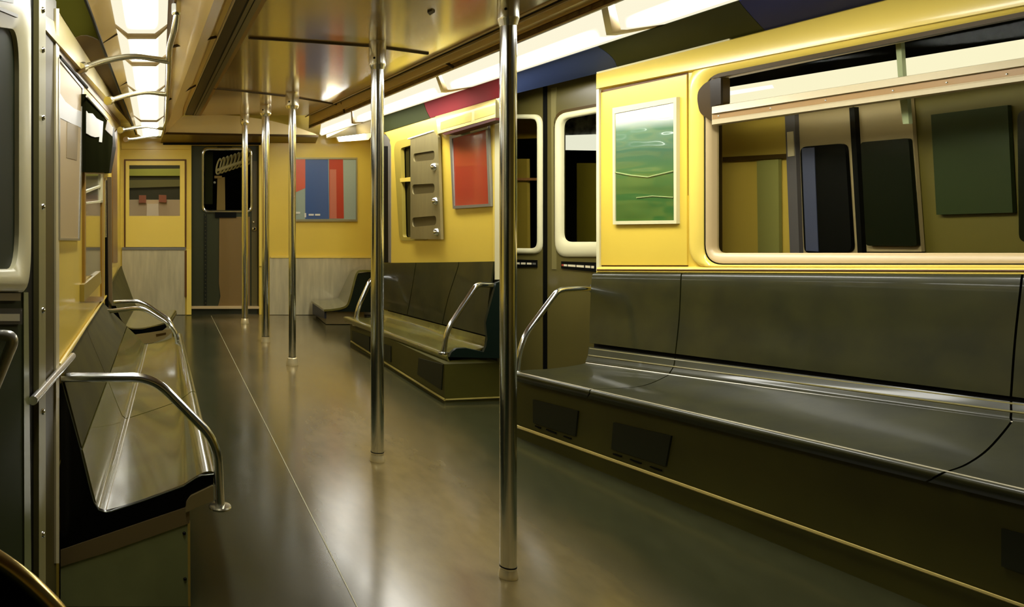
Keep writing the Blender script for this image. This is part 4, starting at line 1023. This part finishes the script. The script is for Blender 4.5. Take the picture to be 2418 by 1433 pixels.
# -- corner seat
t = thing('bench', 'small seat in the far right corner against the end wall', 'bench', V(1.85, 8.7, 0), 'moulded benches')
nA = [(765, 733), (790, 731), (816, 724), (826, 706), (838, 660), (844, 644), (852, 640), (876, 640)]
nB = [(735, 712), (765, 710), (796, 706), (806, 690), (824, 652), (832, 642), (842, 639), (868, 639)]
pa, pb = crom([P(x, y, 8.34) for x, y in nA], 4), crom([P(x, y, 8.98) for x, y in nB], 4)
obj('seat_shell', M().loft([[p.lerp(q, k / 4) for p, q in zip(pa, pb)] for k in range(5)]), SEATL, t, solid=.02)
obj('end_panel', M().plate([P(x, y, 8.36) for x, y in ((768, 735), (816, 727), (828, 708), (840, 664), (846, 646), (876, 642), (876, 737))], (0, .03, 0)), mat('end_green', (8, 22, 14)), t)
obj('base', M().plate([P(770, 736, 8.42), P(860, 736, 8.42), P(860, 765, 8.42), P(770, 765, 8.42)], (0, .55, 0)), mat('corner_base', (120, 106, 66), .4, metal=.3), t)
obj('under_panel', M().plate([P(738, 716, 8.96), P(766, 734, 8.40), P(766, 752, 8.40), P(738, 742, 8.96)], (.02, 0, 0)), mat('under_blue', (40, 42, 50), .4), t)

# -- near left bench
YN, YF = 2.79, 5.45
nr = [(139, 868), (150, 905), (190, 1057), (192, 1062), (222, 1182), (232, 1202), (248, 1208), (340, 1182), (433, 1148), (470, 1124), (492, 1116), (506, 1120), (508, 1140)]
fr2 = [(240, 709), (248, 722), (298, 771), (299, 773), (330, 803), (338, 812), (347, 814), (383, 807), (408, 798), (419, 791), (424, 788), (428, 790), (429, 797)]
R3 = [(P(*a, YN), P(*b, YF)) for a, b in zip(nr, fr2)]
t = thing('bench', 'shiny olive bench along the left wall, nearest the camera', 'bench', V(-.1, 4, 0), 'moulded benches')
n = len(R3); tc_ = .40
for i, (a0, a1) in enumerate(((0, tc_ - .002), (tc_ + .002, 1))):
    cur = [.05, .035, 0, 0, -.012, -.012, -.01, 0, 0, 0, .01, .012, .012]
    s0 = [a0 + (c if i else 0) for c in cur]; s1 = [a1 + (0 if i else c) for c in cur]
    obj('backrest', shell(R3[:3], s0[:3], s1[:3], 5, 8), SEATM, t, solid=.010)
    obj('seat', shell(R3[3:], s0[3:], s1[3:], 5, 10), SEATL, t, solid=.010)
obj('backing', shell([(A + V(.0, 0, -.014), B + V(.0, 0, -.014)) for A, B in R3[3:12]], [0] * 9, [1] * 9, 3, 6), BLACK, t, solid=.003)
obj('top_bead', M().tube([R3[0][0] + V(.006, 0, 0), R3[0][1] + V(.006, 0, 0)], .004, 8), mat('bead_cream', (220, 206, 150), .3), t)
obj('highlight_bead', M().tube([A + V(.004, 0, .004) for A in (R3[6][0], R3[6][1])], .0032, 8), mat('highlight_white', (236, 232, 214)), t)  # white highlight line of this seat, built as a bead
YP = 2.77
inner = [(146, 903), (189, 1057), (213, 1155), (222, 1186), (233, 1204), (248, 1209), (262, 1208), (340, 1182), (433, 1148), (462, 1129), (476, 1123), (505, 1120)]
outerp = [(503, 1150), (440, 1192), (436, 1199), (290, 1249), (143, 1299), (143, 900)]
ep = obj('end_panel', M().plate([P(x, y, YP) for x, y in inner + outerp], (0, .018, 0)), BLACKG, t)
obj('edge_bead', M().tube([P(x, y, YP - .001) for x, y in inner], .0022, 6), mat('bead_grey', (96, 100, 84), .25, metal=.6), ep)
obj('beige_rail', M().plate([P(x, y, YP - .004) for x, y in ((143, 1299), (436, 1199), (447, 1203), (448, 1235), (250, 1305), (143, 1338))], (0, .03, 0)), mat('bench_rail', (150, 130, 84), .35, metal=.3), t)
obj('bracket', M().plate(rpoly([P(x, y, YP - .012) for x, y in ((440, 1186), (450, 1172), (504, 1146), (505, 1182), (470, 1196), (438, 1211))], .006, 3), (0, .02, 0)), mat('bench_bracket', (176, 158, 104), .3, metal=.4), t)
lp = obj('lower_panel', M().plate([P(x, y, YP) for x, y in ((143, 1338), (445, 1236), (446, 1432), (143, 1432))], (0, .02, 0)), mat('lower_metal', (178, 184, 118), .3, metal=.1, var=.3, vscale=3), t)
obj('edge_strip', M().plate([P(x, y, YP - .004) for x, y in ((443, 1237), (449, 1235), (450, 1432), (444, 1432))], (0, .024, 0)), mat('strip_gold', (196, 168, 78), .35), t)
for x, y in ((435, 1259), (437, 1367)):
    obj('bolt', M().dome(P(x, y, YP), (0, -1, 0), .006, .006, 12), BLACKG, lp)
obj('base', M().plate([V(.08, 2.80, 0), V(.08, 5.4, 0), V(.08, 5.4, .24), V(.08, 2.80, .24)], (-.36, 0, 0)), mat('left_base', (24, 26, 8), .5), t)
t2, q = armrest('large chrome armrest at the end of the nearest left bench', [(520, 1196, 2.76), (512, 1042, 2.76), (362, 891, 2.77), (142, 891, 2.77)], .0155)
obj('foot_plate', M().lathe(q[0] + V(0, 0, -.005), [(.036, 0), (.037, .006), (.034, .010), (.018, .013)]), CHROMED, t2)
obj('wall_ring', M().tube([q[-1] + V(-.004, 0, 0), q[-1] + V(.004, 0, 0)], .019, 14), BEIGE, t2)
tag(obj('wall_bar', M().tube([P(78, 946, 2.04), P(172, 840, 2.98)], .011, 12), mat('bar_white', (230, 228, 224), .2, metal=.7)), 'pale chrome bar along the left wall crossing the bolted column', 'bar')

# -- far left bench
YN = 5.75
nr = [(250, 690), (256, 712), (290, 762), (296, 770), (310, 776), (336, 776), (362, 771), (389, 764), (396, 764), (398, 772)]
Yf = [8.4, 8.2, 7.6, 7.5, 7.35, 7.3, 7.25, 7.2, 7.2, 7.2]
fr2 = [(286, 628), (291, 645), (316, 714), (322, 722), (335, 730), (360, 733), (388, 734), (408, 733), (414, 734), (416, 741)]
R4 = [(P(*a, YN), P(*b, y)) for a, b, y in zip(nr, fr2, Yf)]
t = thing('bench', 'far left bench against the left wall near the end wall', 'bench', V(-.1, 6.6, 0), 'moulded benches')
obj('backrest', shell(R4[:4], [0] * 4, [1] * 4, 5, 6), SEATM, t, solid=.012)
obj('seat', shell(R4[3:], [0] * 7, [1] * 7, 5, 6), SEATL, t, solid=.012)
inn = [(274, 722), (283, 748), (292, 764), (302, 773), (312, 777), (336, 777), (362, 771), (390, 765), (394, 772)]
out_ = [(384, 780), (352, 785), (323, 789), (294, 793), (279, 776), (268, 750), (263, 722)]
obj('end_panel', M().plate([P(x, y, YN - .03) for x, y in inn + out_], (0, .02, 0)), BLACKG, t)
un = obj('end_apron', M().plate([P(x, y, YN - .03) for x, y in ((294, 793), (323, 789), (352, 785), (384, 780), (404, 776), (405, 786), (388, 800), (362, 809), (340, 812), (316, 806))], (0, .02, 0)), mat('apron_beige', (150, 132, 82), .4), t)
obj('slot', M().plate([P(x, y, YN - .032) for x, y in ((368, 789), (392, 785), (392, 790), (369, 795))], (0, .004, 0)), BROWN2, un)
obj('base', M().plate([V(-.02, 5.85, 0), V(-.02, 7.2, 0), V(-.02, 7.2, .22), V(-.02, 5.85, .26)], (-.3, 0, 0)), mat('left_base', (24, 26, 8)), t)
t2, q = armrest('front one of the paired chrome armrests, at the far end of the nearest left bench', [(402, 851, 5.2), (413, 834, 5.2), (420, 810, 5.2), (414, 783, 5.2), (398, 763, 5.2), (338, 726, 5.25), (247, 736, 5.35)], .0135)
t2, q = armrest('rear one of the paired chrome armrests, on the far left bench', [(411, 800, 5.66), (409, 775, 5.66), (400, 755, 5.66), (334, 710, 5.68), (269, 713, 5.7)], .0125)

# -- left edge, nearest the camera
t = thing('armrest', 'pale chrome armrest end poking in at the left edge', 'armrest', P(-20, 830, 1.58), 'chrome armrests on the benches')
obj('tube', M().tube(fillet([P(-120, 792, 1.58), P(36, 793, 1.58), P(-20, 930, 1.58)], .02, 8), .0112, 16), mat('pale_chrome', (232, 232, 226), .25, metal=.5), t)
t = thing('curved_guard', 'brass-toned curved tube rail rising at the bottom left corner', 'rail', P(20, 1433, 1.5))
cpth = [P(x, y, 1.5) for x, y in ((-120, 1268), (-60, 1292), (0, 1326), (55, 1366), (105, 1412), (150, 1462), (190, 1520))]
obj('tube', M().tube(crom(cpth, 6), .017, 18), mat('brass', (206, 182, 112), .22, metal=1.0), t)
obj('panel', M().plate([p + V(0, .01, -.008) for p in cpth] + [P(190, 1700, 1.51), P(-120, 1700, 1.51)], (0, .012, 0)), BLACK, t)
